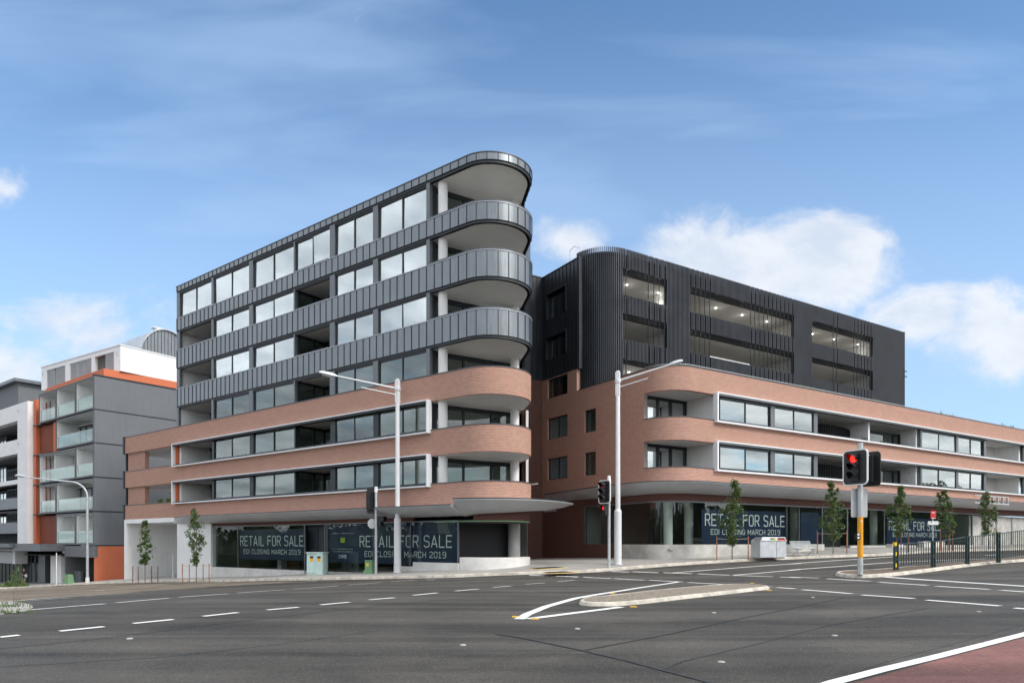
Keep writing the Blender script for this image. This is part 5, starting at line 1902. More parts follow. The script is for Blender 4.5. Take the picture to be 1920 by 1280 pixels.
# dark rooftop box behind it
RBX = frame('dark_rooftop_box', (-64.0, 88.0), radians(-37.2), 14, 'dark grey rooftop box with flat projecting roof at the left edge', 'rooftop house')
part(RBX, 'wall', MB().box(-14, 1.0, 0, 10, 14, 20.4), 'grey_render')
part(RBX, 'roof', MB().box(-14.4, 1.6, -.6, 10.6, 20.4, 20.8), 'frame_grey')
part(RBX, 'wing', MB().box(3, 8.5, 4.5, 12, 14, 18.6).box(2.8, 9, 4.2, 12, 18.6, 18.9), 'grey_render')
part(RBX, 'wing_window', MB().box(3.4, 5.0, 4.38, 4.5, 15.0, 18.2).box(6.2, 8.4, 4.38, 4.5, 15.0, 18.2), 'white_wall')

# ================================================================== STREET FURNITURE
def at(px, py, dz=0.142):
    return gp(px, py, dz)


def local(name, mb, m, parent, smooth=False, label=None):
    o = obj(name, mb.mesh(name, m, smooth), parent)
    if label: o["label"] = label
    return o


def lamp(px, py, top_px, arm, label):
    g = at(px, py)
    s = g[1] / F
    Ht = (py - top_px) * s
    e = empty('street_lamp', g, 0, label, 'street lamp', 'white street lamps at the crossing')
    base = 104 * s
    local('pole_base', MB().cyl(0, 0, -.05, base - .12, .205, 24).tube([(0, 0, base - .12), (0, 0, base)], [.205, .135], 24).cyl(0, 0, 0, .06, .24, 24), 'pole_white', e, True)
    local('pole', MB().cyl(0, 0, base - .02, Ht, .135, 24, .115).cyl(0, 0, Ht, Ht + .05, .12, 20, .09), 'pole_white', e, True)
    mb = MB().cyl(0, 0, Ht - .60, Ht - .42, .175, 20).cyl(0, 0, Ht - .5, Ht - .47, .19, 20)
    for k in range(4):
        a = k * pi / 2 + .4
        mb.box(.13 * cos(a) - .02, .13 * cos(a) + .02, .13 * sin(a) - .02, .13 * sin(a) + .02, Ht - 1.3, Ht - .02)
    local('clamp', mb, 'pole_white', e, True)
    d = arm
    n = Vector((d[0], d[1], 0)); L = n.length; u = n.normalized()
    z0, z1 = Ht - .5, Ht - .5 + d[2]
    local('arm', MB().tube([(0, 0, z0), tuple(u * L * .8 + Vector((0, 0, z0 + (z1 - z0) * .8)))], [.055, .042], 10), 'pole_white', e, True)
    local('brace', MB().tube([(0, 0, z0 - .36), tuple(u * L * .47 + Vector((0, 0, z0 - .36 + (z1 - z0) * .47)))], .03, 8), 'pole_white', e, True)
    # lantern head: flat tapering box
    q = Vector((-u.y, u.x, 0))
    a = u * L * .78; b = u * L * 1.0
    za, zb_ = z0 + (z1 - z0) * .78, z1
    hd = MB()
    prof = [(0, .05, .05), (.15, .10, .08), (.35, .15, .10), (.7, .17, .10), (.92, .14, .07), (1, .06, .03)]
    prev = None
    for f, w_, t_ in prof:
        c = a.lerp(b, f); z = za + (zb_ - za) * f
        i = len(hd.v)
        for sx, sz in ((-1, -.4), (1, -.4), (.7, 1), (-.7, 1)):
            p = c + q * w_ * sx
            hd.v.append((p.x, p.y, z + t_ * sz))
        if prev is not None:
            for s4 in range(4):
                hd.f.append((prev + s4, prev + (s4 + 1) % 4, i + (s4 + 1) % 4, i + s4)); hd.uv.append(None); hd.mi.append(0)
        else:
            hd.f.append((i, i + 1, i + 2, i + 3)); hd.uv.append(None); hd.mi.append(0)
        prev = i
    hd.f.append((prev, prev + 1, prev + 2, prev + 3)); hd.uv.append(None); hd.mi.append(0)
    h = local('lamp_head', hd, 'pole_white', e, True)
    gm = MB()
    c0 = a.lerp(b, .3); c1 = a.lerp(b, .8)
    gm.tube([(c0.x, c0.y, za + (zb_ - za) * .3 - .06), (c1.x, c1.y, za + (zb_ - za) * .8 - .06)], [.10, .11], 10)
    local('lens', gm, 'sign_back', h, True)
    c2 = a.lerp(b, .25)
    local('sensor', MB().cyl(c2.x, c2.y, za + .05, za + .14, .05, 10), 'pole_white', h, True)
    return e


# arm vectors: horizontal offset and rise
l1 = at(745.5, 1073)
s1 = l1[1] / F
# far end at px 607,694 on the left
lamp(745.5, 1073, 712, (-4.15, -1.3, .62), 'tall white street lamp with its arm pointing left')
lamp(1158.5, 1058, 697, (3.3, -1.2, .80), 'tall white street lamp with its arm pointing right')

# curved grey lamp at the left
g = ((164 - CX) * 58.0 / F, 58.0, H((164 - CX) * 58.0 / F, 58.0) + .142)
s = g[1] / F
e = empty('street_lamp', g, 0, 'grey galvanised street lamp with curved arm in front of the orange building', 'street lamp')
top = 210 * s
pts = [(0, 0, 0), (0, 0, 120 * s), (-.0, 0, 160 * s)]
for k in range(9):
    a = radians(90 * k / 8)
    R1 = 34 * s
    pts.append((-R1 * (1 - cos(a)), 0, 160 * s + R1 * .85 * sin(a)))
pts.append((-105 * s, 0, 160 * s + 36 * s)); pts.append((-118 * s, 0, 160 * s + 37.5 * s))
local('pole', MB().tube(pts, [.11, .10, .09] + [.075] * 9 + [.05, .045], 14), 'galv', e, True)
local('pole_base', MB().cyl(0, 0, 0, .42, .15, 16), 'sign_white', e, True)
hm = MB().tube([(-116 * s, 0, 197.5 * s), (-122 * s, 0, 199.5 * s), (-131 * s, 0, 200.5 * s), (-136 * s, 0, 200 * s)], [.06, .14, .13, .04], 10)
local('lamp_head', hm, 'galv', e, True)


# traffic signals -------------------------------------------------------------
def rrect(w_, h_, r, n=5):
    pts = []
    for cx_, cz_, a0 in ((w_ / 2 - r, h_ / 2 - r, 0), (-w_ / 2 + r, h_ / 2 - r, 90), (-w_ / 2 + r, -h_ / 2 + r, 180), (w_ / 2 - r, -h_ / 2 + r, 270)):
        for k in range(n + 1):
            a = radians(a0 + 90 * k / n)
            pts.append((cx_ + r * cos(a), cz_ + r * sin(a)))
    return pts


def plate(mb, w_, h_, r, y0, y1, cz=0, cx_=0):
    p = rrect(w_, h_, r)
    n = len(p); i = len(mb.v)
    mb.v += [(a + cx_, y0, b + cz) for a, b in p] + [(a + cx_, y1, b + cz) for a, b in p]
    mb.f.append(tuple(i + k for k in range(n))); mb.f.append(tuple(i + n + k for k in range(n))[::-1])
    mb.uv += [None, None]; mb.mi += [mb.cur] * 2
    for k in range(n):
        k2 = (k + 1) % n
        mb.f.append((i + k, i + n + k, i + n + k2, i + k2)); mb.uv.append(None); mb.mi.append(mb.cur)
    return mb


def ringplate(mb, w_, h_, r, t, y0, y1):
    a = rrect(w_, h_, r); b = rrect(w_ - 2 * t, h_ - 2 * t, max(.02, r - t))
    n = len(a); i = len(mb.v)
    for y in (y0, y1):
        mb.v += [(p[0], y, p[1]) for p in a] + [(p[0], y, p[1]) for p in b]
    for k in range(n):
        k2 = (k + 1) % n
        for q in ((i + k, i + k2, i + n + k2, i + n + k), (i + 2 * n + k, i + 3 * n + k, i + 3 * n + k2, i + 2 * n + k2), (i + k, i + 2 * n + k, i + 2 * n + k2, i + k2), (i + n + k, i + n + k2, i + 3 * n + k2, i + 3 * n + k)):
            mb.f.append(q); mb.uv.append(None); mb.mi.append(mb.cur)
    return mb


def visor(mb, cz, r=.165, L=.36, y=-.10):
    seg = 18
    rows = []
    for yy in (y, y - L):
        i = len(mb.v)
        for rr in (r, r - .012):
            for k in range(seg + 1):
                a = radians(-25 + 230 * k / seg)
                cut = 1.0
                mb.v.append((rr * cos(a), yy if yy == y else y - L * (.45 + .55 * max(0, sin(a))), cz + rr * sin(a)))
        rows.append(i)
    m = seg + 1
    for o in (0, m):
        for k in range(seg):
            mb.f.append((rows[0] + o + k, rows[0] + o + k + 1, rows[1] + o + k + 1, rows[1] + o + k)); mb.uv.append(None); mb.mi.append(mb.cur)
    return mb


def disc(mb, cz, r, y, seg=20, cx_=0):
    i = len(mb.v)
    mb.v += [(cx_ + r * cos(2 * pi * k / seg), y, cz + r * sin(2 * pi * k / seg)) for k in range(seg)]
    mb.f.append(tuple(i + k for k in range(seg))); mb.uv.append(None); mb.mi.append(mb.cur)
    mb.v += [(cx_, y + .001, cz)]
    return mb


def signal_head(parent, loc, rz, w_=.78, h_=1.25, lit=None, board='dark_board', border=True):
    """front faces local -y"""
    o = obj('signal_head', plate(MB(), w_, h_, .16, -.03, 0).mesh('signal_head', board), parent, loc, rz)
    if border:
        local('white_border', ringplate(MB(), w_ + .03, h_ + .03, .175, .045, -.045, .008), 'sign_white', o)
    b = MB().box(-.18, .18, -.11, .20, -.52, .52)
    b.box(-.15, .15, .2, .24, -.48, -.20).box(-.15, .15, .2, .24, -.15, .15).box(-.15, .15, .2, .24, .20, .48)
    local('lamp_housing', b, 'black_plastic', o)
    for k, cz in enumerate((.34, 0, -.34)):
        v = local('visor', visor(MB(), cz), 'black_plastic', o, True)
        m = 'black_plastic'
        if k == 0: m = 'lens_red' if lit else ('lens_off_red' if lit is not None else 'black_plastic')
        local('lens', disc(MB(), cz, .15, -.125), m, v)
    return o


def bracket(parent, p0, p1):
    local('bracket', MB().tube([p0, p1], .025, 8), 'galv', parent)


# right signal on the median
g = at(1613, 1077, .12)
s = g[1] / F
e = empty('traffic_signal', g, 0, 'traffic signal pole with orange band and push button, red light, on the median', 'traffic signal')
Ht = (1077 - 831) * s
local('pole', MB().cyl(0, 0, 0, Ht, .098, 24).cyl(0, 0, Ht, Ht + .02, .105, 20), 'galv', e, True)
yb0_, yb1_ = (1077 - 1045) * s, (1077 - 969) * s
local('orange_band', MB().cyl(0, 0, yb0_, yb1_, .101, 24), 'yellow', e, True)
zc = (1077 - 877) * s
signal_head(e, (-.26, -.16, zc), radians(-62), 1.02, 1.34, lit=True)
signal_head(e, (.46, .12, zc - .03), radians(118), .82, 1.34, lit=None, border=False)
bracket(e, (0, 0, zc + .5), (-.20, -.12, zc + .5)); bracket(e, (0, 0, zc - .5), (-.2, -.12, zc - .5)); bracket(e, (0, 0, zc + .5), (.4, .1, zc + .5)); bracket(e, (0, 0, zc - .5), (.4, .1, zc - .5))
sg = obj('sign_back_plate', plate(MB(), .66, 1.12, .06, .10, .112).mesh('sign_back_plate', 'sign_back'), e, (0.02, 0, (1077 - 942) * s), radians(4))
pb = local('push_button', MB().box(-.20, -.06, -.12, .05, (1077 - 1010) * s, (1077 - 999) * s), 'black_plastic', e)
local('button_face', disc(disc(MB(), (1077 - 1001.5) * s, .045, -.125, 14, -.13), (1077 - 1007.5) * s, .045, -.125, 14, -.13), 'sign_white', pb)
local('sticker', MB().box(-.03, .03, -.103, -.100, (1077 - 978) * s, (1077 - 975) * s), 'sign_white', e)

# corner signal between the buildings
g = at(1142, 1063)
s = g[1] / F
e = empty('traffic_signal', g, 0, 'grey traffic signal pole on the corner with red pedestrian light, beside the tall lamp', 'traffic signal')
Ht = (1063 - 903) * s
local('pole', MB().cyl(0, 0, 0, Ht, .075, 18), 'galv', e, True)
local('pole_cap', MB().cyl(0, 0, Ht - .05, Ht + .33, .105, 16, .085), 'sign_white', e, True)
zc = (1063 - 922) * s
signal_head(e, (-.24, -.10, zc), radians(-52), .84, 1.22, lit=False)
ph_ = obj('pedestrian_light', MB().box(-.13, .13, -.10, .12, -.27, .27).mesh('pedestrian_light', 'black_plastic'), e, (-.22, -.05, (1063 - 956.5) * s), radians(-55))
local('lens', plate(MB(), .15, .17, .02, -.108, -.104, .12), 'lens_red', ph_)
local('visor', MB().box(-.14, .14, -.26, -.10, .25, .27).box(-.14, -.125, -.24, -.10, -.02, .26).box(.125, .14, -.24, -.10, -.02, .26), 'black_plastic', ph_)

# left signal seen from behind
g = at(705, 1075)
s = g[1] / F
e = empty('traffic_signal', g, 0, 'traffic signal seen from behind on a thin pale pole, beside the tall left lamp', 'traffic signal')
Ht = (1075 - 912) * s
local('pole', MB().cyl(0, 0, 0, Ht - .3, .075, 18), 'galv', e, True)
local('pole_cap', MB().cyl(0, 0, Ht - .32, Ht + .0, .10, 16, .085), 'sign_white', e, True)
zc = (1075 - 938) * s
signal_head(e, (-.32, .12, zc), radians(152), .62, 1.5, lit=None, border=False)
ph_ = obj('pedestrian_light', MB().box(-.14, .14, -.12, .12, -.30, .30).mesh('pedestrian_light', 'black_plastic'), e, (.26, .02, (1075 - 977) * s), radians(60))
local('visor', MB().box(-.15, .15, -.36, -.12, .26, .29).box(-.15, -.135, -.34, -.12, -.02, .26).box(.135, .15, -.34, -.12, -.02, .26).box(-.15, .15, -.36, -.12, -.02, .0), 'black_plastic', ph_)
ds = MB()
i = len(ds.v)
for y_ in (.06, .075):
    ds.v += [(-.24 + .27 * cos(2 * pi * k / 8 + pi / 8), y_, (1075 - 981) * s + .30 * sin(2 * pi * k / 8 + pi / 8)) for k in range(8)]
ds.f.append(tuple(range(i, i + 8))); ds.f.append(tuple(range(i + 8, i + 16))[::-1]); ds.uv += [None, None]; ds.mi += [0, 0]
for k in range(8):
    ds.f.append((i + k, i + 8 + k, i + 8 + (k + 1) % 8, i + (k + 1) % 8)); ds.uv.append(None); ds.mi.append(0)
local('sign_plate', ds, 'sign_back', e)

# slender posts at the left
g = at(106, 1096); s = g[1] / F
e = empty('sign_post', g, 0, 'thin pale metal post on the footpath in front of the white pier', 'post')
local('post', MB().cyl(0, 0, 0, 60 * s, .035, 10), 'sign_white', e, True)

# cabinets ---------------------------------------------------------------------
g = at(595, 1077); s = g[1] / F
e = empty('utility_cabinet', g, radians(-14), 'pale green utility cabinet with two orange warning stickers between the sale banners', 'cabinet')
local('concrete_pad', MB().box(-.62, .62, -.42, .42, -.10, .04), 'concrete', e)
local('body', MB().box(-.56, .12, -.30, .34, .04, 1.36).box(.125, .56, -.36, .30, .04, 1.36), 'cabinet', e)
local('lid', MB().box(-.60, .60, -.38, .38, 1.36, 1.42), 'cabinet', e)
local('door_gap', MB().box(.118, .128, -.305, -.30, .08, 1.33).box(-.53, .08, -.303, -.301, .10, .115), 'drain_dark', e)
for x0 in (-.33, .20):
    y_ = -.303 if x0 < 0 else -.363
    st_ = local('warning_sticker', MB().box(x0, x0 + .23, y_ - .004, y_, .84, 1.12), 'bright_yellow', e)
    local('sticker_header', MB().box(x0, x0 + .23, y_ - .008, y_ - .004, 1.05, 1.17), 'black_plastic', st_)
    local('sticker_print', MB().box(x0 + .03, x0 + .20, y_ - .009, y_ - .0042, 1.00, 1.02).box(x0 + .03, x0 + .18, y_ - .009, y_ - .0042, .95, .965).box(x0 + .03, x0 + .20, y_ - .009, y_ - .0042, .90, .915), 'red', st_)
g = at(695, 1074.5)
e = empty('utility_cabinet', g, radians(-20), 'small green electrical pillar with yellow sticker beside the thin signal pole', 'cabinet')
local('body', MB().prism([(-.32, -.28), (.30, -.28), (.30, .28), (-.32, .28)], 0, .18).prism([(-.24, -.24), (.24, -.24), (.24, .24), (-.24, .24)], .18, .74), 'cabinet_green', e)
local('lid', MB().box(-.26, .26, -.26, .26, .74, .78), 'cabinet_green', e)
local('warning_sticker', MB().prism([(-.16, -.243), (.02, -.243), (.02, -.239), (-.16, -.239)], .44, .60), 'bright_yellow', e)
g = at(129, 1093.5)
e = empty('utility_cabinet', g, radians(-30), 'green tapered utility pillar with orange sticker on the footpath at left, beside the curved lamp', 'cabinet')
local('body', MB().prism([(-.42, -.3), (.42, -.3), (.42, .3), (-.42, .3)], -.05, .10).face([(-.36, -.26, .1), (.36, -.26, .1), (.27, -.2, .78), (-.27, -.2, .78)]).face([(.36, -.26, .1), (.36, .26, .1), (.27, .2, .78), (.27, -.2, .78)]).face([(-.36, -.26, .1), (-.27, -.2, .78), (-.27, .2, .78), (-.36, .26, .1)]).face([(-.27, -.2, .78), (.27, -.2, .78), (.27, .2, .78), (-.27, .2, .78)]), 'cabinet_green', e)
local('warning_sticker', MB().face([(-.02, -.245, .42), (.14, -.245, .42), (.06, -.225, .58)]), 'yellow', e)

# bins --------------------------------------------------------------------------
g = at(1441, 1046); s = g[1] / F
e = empty('street_bin', g, radians(18), 'pair of pale steel street bins under sloping grey hoods in front of the shop banner', 'bin')
wB = 29 * s
local('recycling_body', MB().box(-wB, .22, -.42, .42, .06, 1.02), 'bin_steel', e)
local('rubbish_body', MB().box(.25, wB, -.42, .42, .06, 1.02), 'bin_steel', e)
hood = MB()
for a, c in ((-wB, .23), (.24, wB)):
    i = len(hood.v)
    hood.v += [(a, -.46, 1.02), (c, -.46, 1.02), (c, .46, 1.02), (a, .46, 1.02), (a + (.25 if a < 0 else .0), -.30, 1.24), (c, -.30, 1.24), (c, .30, 1.24), (a + (.25 if a < 0 else 0), .30, 1.24)]
    for f in ((0, 1, 5, 4), (1, 2, 6, 5), (2, 3, 7, 6), (3, 0, 4, 7), (4, 5, 6, 7), (0, 3, 2, 1)):
        hood.f.append(tuple(i + k for k in f)); hood.uv.append(None); hood.mi.append(0)
local('hood', hood, 'bin_top', e)
local('yellow_label', MB().box(-.10, .18, -.445, -.43, 1.02, 1.12), 'lime', e)
local('red_label', MB().box(.30, wB - .05, -.445, -.43, 1.02, 1.12), 'red', e)
local('bin_opening', MB().box(.34, wB - .1, -.41, -.36, 1.11, 1.19).box(-.18, .12, -.41, -.36, 1.11, 1.17), 'black_plastic', e)
local('foot', MB().box(-wB + .05, -wB + .15, -.35, .35, 0, .06).box(.1, .35, -.35, .35, 0, .06).box(wB - .15, wB - .05, -.35, .35, 0, .06), 'bin_top', e)

# bench -------------------------------------------------------------------------
g = at(1510, 1042); s = g[1] / F
e = empty('park_bench', g, radians(32), 'grey slatted metal bench with a backrest, in front of the shop windows', 'bench')
hl = 31 * s
mb = MB()
for k in range(6): mb.box(-hl, hl, -.30 + k * .09, -.235 + k * .09, .44, .465)
local('seat', mb, 'galv', e)
mb = MB()
for k in range(5):
    y_ = .26 + k * .028; z_ = .52 + k * .085
    mb.box(-hl, hl, y_, y_ + .025, z_, z_ + .06)
local('backrest', mb, 'galv', e)
for x_ in (-hl * .75, hl * .72):
    mb = MB().tube([(x_, -.28, .43), (x_, .24, .43), (x_, .40, .92)], .022, 8).tube([(x_, -.38, 0), (x_, -.08, .25), (x_, .0, .43)], .022, 8).tube([(x_, .42, 0), (x_, .12, .25), (x_, .0, .43)], .022, 8).tube([(x_, -.28, .43), (x_, -.34, .62), (x_, .22, .66)], .018, 8)
    local('leg', mb, 'galv', e, True)

# bus stop sign, behind the fence -------------------------------------------------
gY = 44.5
gx = (1749 - CX) * gY / F
gz = H(gx, gY) + .142
e = empty('bus_stop_sign', (gx, gY, gz), 0, 'red bus stop sign with a white plate below on a thin pole behind the fence', 'sign')
zt = (HY - 957) * gY / F - gz
local('pole', MB().cyl(0, 0, 0, zt, .035, 10), 'galv', e, True)
sp_ = local('sign_panel', plate(MB(), .34, .52, .03, -.055, -.045, zt - .26), 'red', e)
local('sign_symbol', plate(MB(), .20, .05, .01, -.062, -.056, zt - .12), 'sign_white', sp_)
local('sign_symbol', plate(MB(), .26, .04, .01, -.062, -.056, zt - .49), 'sign_white', sp_)
sp_ = local('stop_plate', plate(MB(), .66, .24, .02, -.055, -.045, zt - .80), 'sign_white', e)
local('plate_print', MB().box(-.16, -.10, -.060, -.056, zt - .80, zt - .72), 'drain_dark', sp_)

# small red and grey poles beside the fence start
g = at(1703, 1034); 
e = empty('bollard_post', g, 0, 'slim brown post standing on the footpath behind the first fence panel', 'post')
local('post', MB().cyl(0, 0, 0, 1.15, .05, 10), 'timber_dark', e, True)

# pedestrian fence on the median ---------------------------------------------------
fx = [(1680, 1068, 1017.5), (1750, 1062.5, 1013), (1813.5, 1056.8, 1004), (1872, 1053, 997), (1932, 1050, 990)]
fp_ = [at(a, b, .12) for a, b, c in fx]
fe = empty('pedestrian_fence', fp_[0], 0, 'dark green pedestrian fence with upright bars and yellow reflectors on the median', 'fence')
mbp = []
tops = [fp_[k][2] + (fx[k][1] - fx[k][2]) * fp_[k][1] / F for k in range(5)]
o0 = Vector(fp_[0])
for k in range(5):
    p = Vector(fp_[k]) - o0
    nx = Vector(fp_[min(k + 1, 4)]) - Vector(fp_[max(k - 1, 0)]); a = math.atan2(nx.y, nx.x)
    ht = tops[k] - fp_[k][2]
    e_ = (cos(a), sin(a))
    mb = MB()
    for sgn in (-1, 1):
        mb.obox((p.x + sgn * .085 * e_[0], p.y + sgn * .085 * e_[1]), a, .035, .05, p.z - .03, p.z + ht)
    for z_ in (.12, .45, .8, 1.0):
        mb.obox((p.x, p.y), a, .055, .035, p.z + z_ * ht - .09, p.z + z_ * ht)
    po = local('fence_post', mb, 'fence_green', fe)
    if k == 0:
        m2 = MB()
        q = (p.x - .01, p.y - .06)
        m2.obox((p.x - .085 * e_[0] + .06 * e_[1] * 0 - .0, p.y - .085 * e_[1]), a, .055, .056, p.z + ht - .12, p.z + ht + .03)
        for z_ in (.18, .6):
            m2.obox((p.x - .07 * e_[0] + .052 * e_[1], p.y - .07 * e_[1] - .052 * e_[0]), a, .035, .006, p.z + z_ * ht - .08, p.z + z_ * ht + .08)
        local('reflector', m2, 'bright_yellow', po)
for k in range(4):
    A, B = Vector(fp_[k]) - o0, Vector(fp_[k + 1]) - o0
    d = B - A
    L = math.hypot(d.x, d.y)
    a = math.atan2(d.y, d.x)
    hA, hB = (tops[k] - fp_[k][2]) - .06, (tops[k + 1] - fp_[k + 1][2]) - .06
    mb = MB()
    for f0, f1 in ((.04, .96),):
        for z_ in (.13, 1.0):
            P1 = A + d * .045 + Vector((0, 0, hA * z_)); P2 = A + d * .955 + Vector((0, 0, hB * z_))
            mb.tube([tuple(P1), tuple(P2)], .022, 6)
    nb = int(L / .17)
    for j in range(1, nb):
        f = j / nb
        if f < .045 or f > .955: continue
        c = A + d * f
        h0 = hA + (hB - hA) * f
        mb.obox((c.x, c.y), a, .011, .014, c.z + h0 * .13, c.z + h0)
    local('fence_panel', mb, 'fence_green', fe)

# pit covers, kerb pieces ----------------------------------------------------------
for pp_, lb in ((((1015, 1072.2), (1055, 1070), (1085, 1072.5), (1030, 1075)), 'dark pit lid with a yellow edge on the driveway ramp'), (((990, 1064.5), (1040, 1061.5), (1065, 1063.5), (1010, 1067)), 'dark pit lid behind the yellow edged one on the corner footpath')):
    P = [at(*p, .148)[:2] for p in pp_]
    mb = MB(); poly_sheet(mb, P, .149, 1.0)
    c = (sum(p[0] for p in P) / 4, sum(p[1] for p in P) / 4)
    zc_ = H(*c) + .149
    e = empty('pit_cover', (c[0], c[1], zc_), 0, lb, 'pit cover')
    o = obj('lid', mb.mesh('lid', 'drain_dark', fix=False, shift=(c[0], c[1], zc_)), e)
    if 'yellow' in lb:
        m2 = MB()
        for A_, B_ in ((P[0], P[3]), (P[3], P[2])):
            m2.tube([(A_[0] - c[0], A_[1] - c[1], H(*A_) + .155 - zc_), (B_[0] - c[0], B_[1] - c[1], H(*B_) + .150 - zc_)], .014, 6)
        local('yellow_edge', m2, 'bright_yellow', e)

# ================================================================== TREES
def leaf_mesh(name, prof, seed, n, ls=.085, m='leaf'):
    """leaves scattered through the volume. prof(z)->(cx, r) per height fraction"""
    rnd = random.Random(seed)
    mb = MB()
    # branch clumps
    clumps = []
    for k in range(46):
        f = rnd.random()
        cx_, r = prof(f)
        a = rnd.uniform(0, 2 * pi); rr = r * rnd.uniform(.2, 1.12)
        clumps.append((cx_ + rr * cos(a), rr * sin(a), f, rnd.uniform(.07, .21)))
    for k in range(n):
        if rnd.random() < .86:
            c = rnd.choice(clumps)
            while True:
                p = Vector((rnd.uniform(-1, 1), rnd.uniform(-1, 1), rnd.uniform(-1, 1)))
                if p.length < 1: break
            x, y, f, r = c
            yield_ = Vector((x, y, f)) + Vector((p.x * r, p.y * r, p.z * r * .38))
            x, y, f = yield_
        else:
            f = rnd.random(); cx_, r = prof(f)
            a = rnd.uniform(0, 2 * pi); rr = r * math.sqrt(rnd.random()) * 1.08
            x, y = cx_ + rr * cos(a), rr * sin(a)
        u = Vector((rnd.gauss(0, 1), rnd.gauss(0, 1), rnd.gauss(0, .6) - .3)).normalized()
        v = u.cross(Vector((rnd.gauss(0, 1), rnd.gauss(0, 1), rnd.gauss(0, 1)))).normalized()
        s_ = ls * rnd.uniform(.55, 1.15)
        c = Vector((x, y, f))
        mb.v += [(c.x, c.y, c.z)]
        i = len(mb.v) - 1
        mb.uv.append((u, v, s_, i))
    return mb


def tree(g, Ht, crown0, prof, seed, label, n=2600, scale=1.0, m='leaf', group='young street trees on the footpath', name='street_tree', ls=.088):
    e = empty(name, g, 0, label, 'tree', group)
    raw = leaf_mesh('crown', prof, seed, n, ls)
    mb = MB()
    ch = Ht - crown0
    for (u, v, s_, i) in raw.uv:
        c = Vector(raw.v[i]); c.z = crown0 + c.z * ch
        t = u * s_; q = v * s_ * .42
        b_ = u.cross(v) * s_ * .12
        mb.v += [tuple(c - t), tuple(c + q - b_), tuple(c + t), tuple(c - q - b_)]
        k = len(mb.v)
        mb.f.append((k - 4, k - 3, k - 2, k - 1)); mb.uv.append([(0, 0)] * 4); mb.mi.append(0)
    me = mb.mesh('crown', m, fix=False)
    obj('crown', me, e)
    rnd = random.Random(seed + 5)
    tb = MB().tube([(0, 0, -.02), (rnd.uniform(-.02, .02), 0, crown0 * .5), (rnd.uniform(-.03, .03), 0, crown0), (prof(.5)[0] * .8, 0, crown0 + ch * .55), (prof(.9)[0], 0, crown0 + ch * .95)], [.035, .03, .026, .016, .006], 8)
    for k in range(16):
        f = rnd.uniform(.02, .8); z = crown0 + ch * f
        cx_, r = prof(min(1, f + .14))
        a = rnd.uniform(0, 2 * pi); c0 = prof(f)[0] * .8 * min(1, f / .5)
        tb.tube([(c0, 0, z), (cx_ + r * .5 * cos(a), r * .5 * sin(a), z + ch * .09), (cx_ + r * .85 * cos(a), r * .85 * sin(a), z + ch * .17)], [.012, .008, .003], 5)
    local('trunk', tb, 'bark', e, True)
    return e


def interp(tab):
    def f(z):
        z = max(0, min(1, z))
        for (z0, c0, r0), (z1, c1, r1) in zip(tab[:-1], tab[1:]):
            if z <= z1:
                k = (z - z0) / (z1 - z0)
                return (c0 + (c1 - c0) * k, r0 + (r1 - r0) * k)
        return tab[-1][1:]
    return f


def px_tree(px, base, top, crown_bottom, tab, seed, label, n=2600, Y=None, **kw):
    """tab rows: (pixel y, pixel left, pixel right) of the crown outline"""
    if Y is None:
        g = at(px, base)
    else:
        x = (px - CX) * Y / F; g = (x, Y, H(x, Y) + .142)
    s = g[1] / F
    by = HY - g[2] * F / g[1]
    Ht = (by - top) * s; c0 = (by - crown_bottom) * s
    rows = []
    for y, l, r in sorted(tab, key=lambda t: -t[0]):
        f = ((by - y) * s - c0) / (Ht - c0)
        rows.append((f, ((l + r) / 2 - px) * s, (r - l) / 2 * s))
    rows[0] = (0, rows[0][1], rows[0][2]); rows[-1] = (1, rows[-1][1], rows[-1][2])
    return g, s, tree(g, Ht, c0, interp(rows), seed, label, n, **kw)


def guard(g, xs, ht, rail, label, s, yo=0.0):
    """timber stakes tied by a strap around a young tree; xs = offsets in metres"""
    e = empty('tree_stake_guard', (g[0], g[1] + yo, g[2]), 0, label, 'tree stakes', 'timber stakes tied round the young trees')
    tops_ = []
    for k, (x, y, mname) in enumerate(xs):
        lean = ((-1) ** k) * .02
        local('stake', MB().box(x - .024, x + .024, y - .024, y + .024, -.03, ht), mname, e)
        tops_.append((x, y))
    if rail:
        mb = MB()
        pts = [(x, y, ht * .90) for x, y in tops_]
        for p, q in zip(pts[:-1], pts[1:]):
            mb.tube([p, ((p[0] + q[0]) / 2, (p[1] + q[1]) / 2, p[2] - .05), q], .016, 6)
        local('strap', mb, 'strap', e)
    return e


g, s, _ = px_tree(272, 1091, 979, 1058, [(1058, 268, 277), (1048, 262, 281), (1035, 261, 291), (1025, 263, 293), (1012, 262, 283), (1000, 264, 281), (985, 268, 276), (979, 270, 273)], 11,
                  'small dark tree in front of the white garage opening, left of the other staked tree', 1500, ls=.11)
guard(g, [(-23 * s, 0, 'timber_dark'), (-8 * s, -.35, 'timber_dark'), (8 * s, .3, 'timber_dark'), (24 * s, 0, 'timber_dark')], 30 * s, True, 'four dark stakes tied around the tree in front of the garage opening', s)
g, s, _ = px_tree(368, 1090, 956, 1056, [(1056, 364, 372), (1045, 360, 375), (1030, 357, 379), (1010, 354, 384), (995, 353, 385), (982, 353, 383), (972, 356, 380), (962, 358, 368), (956, 360, 366)], 12,
                  'dense narrow tree against the white wall at the canopy end, left building', 2000, ls=.10)
guard(g, [(-26 * s, 0, 'timber'), (-9 * s, -.3, 'timber'), (9 * s, .3, 'timber'), (24 * s, 0, 'timber')], 34 * s, True, 'four reddish stakes tied around the tree beside the canopy end', s)
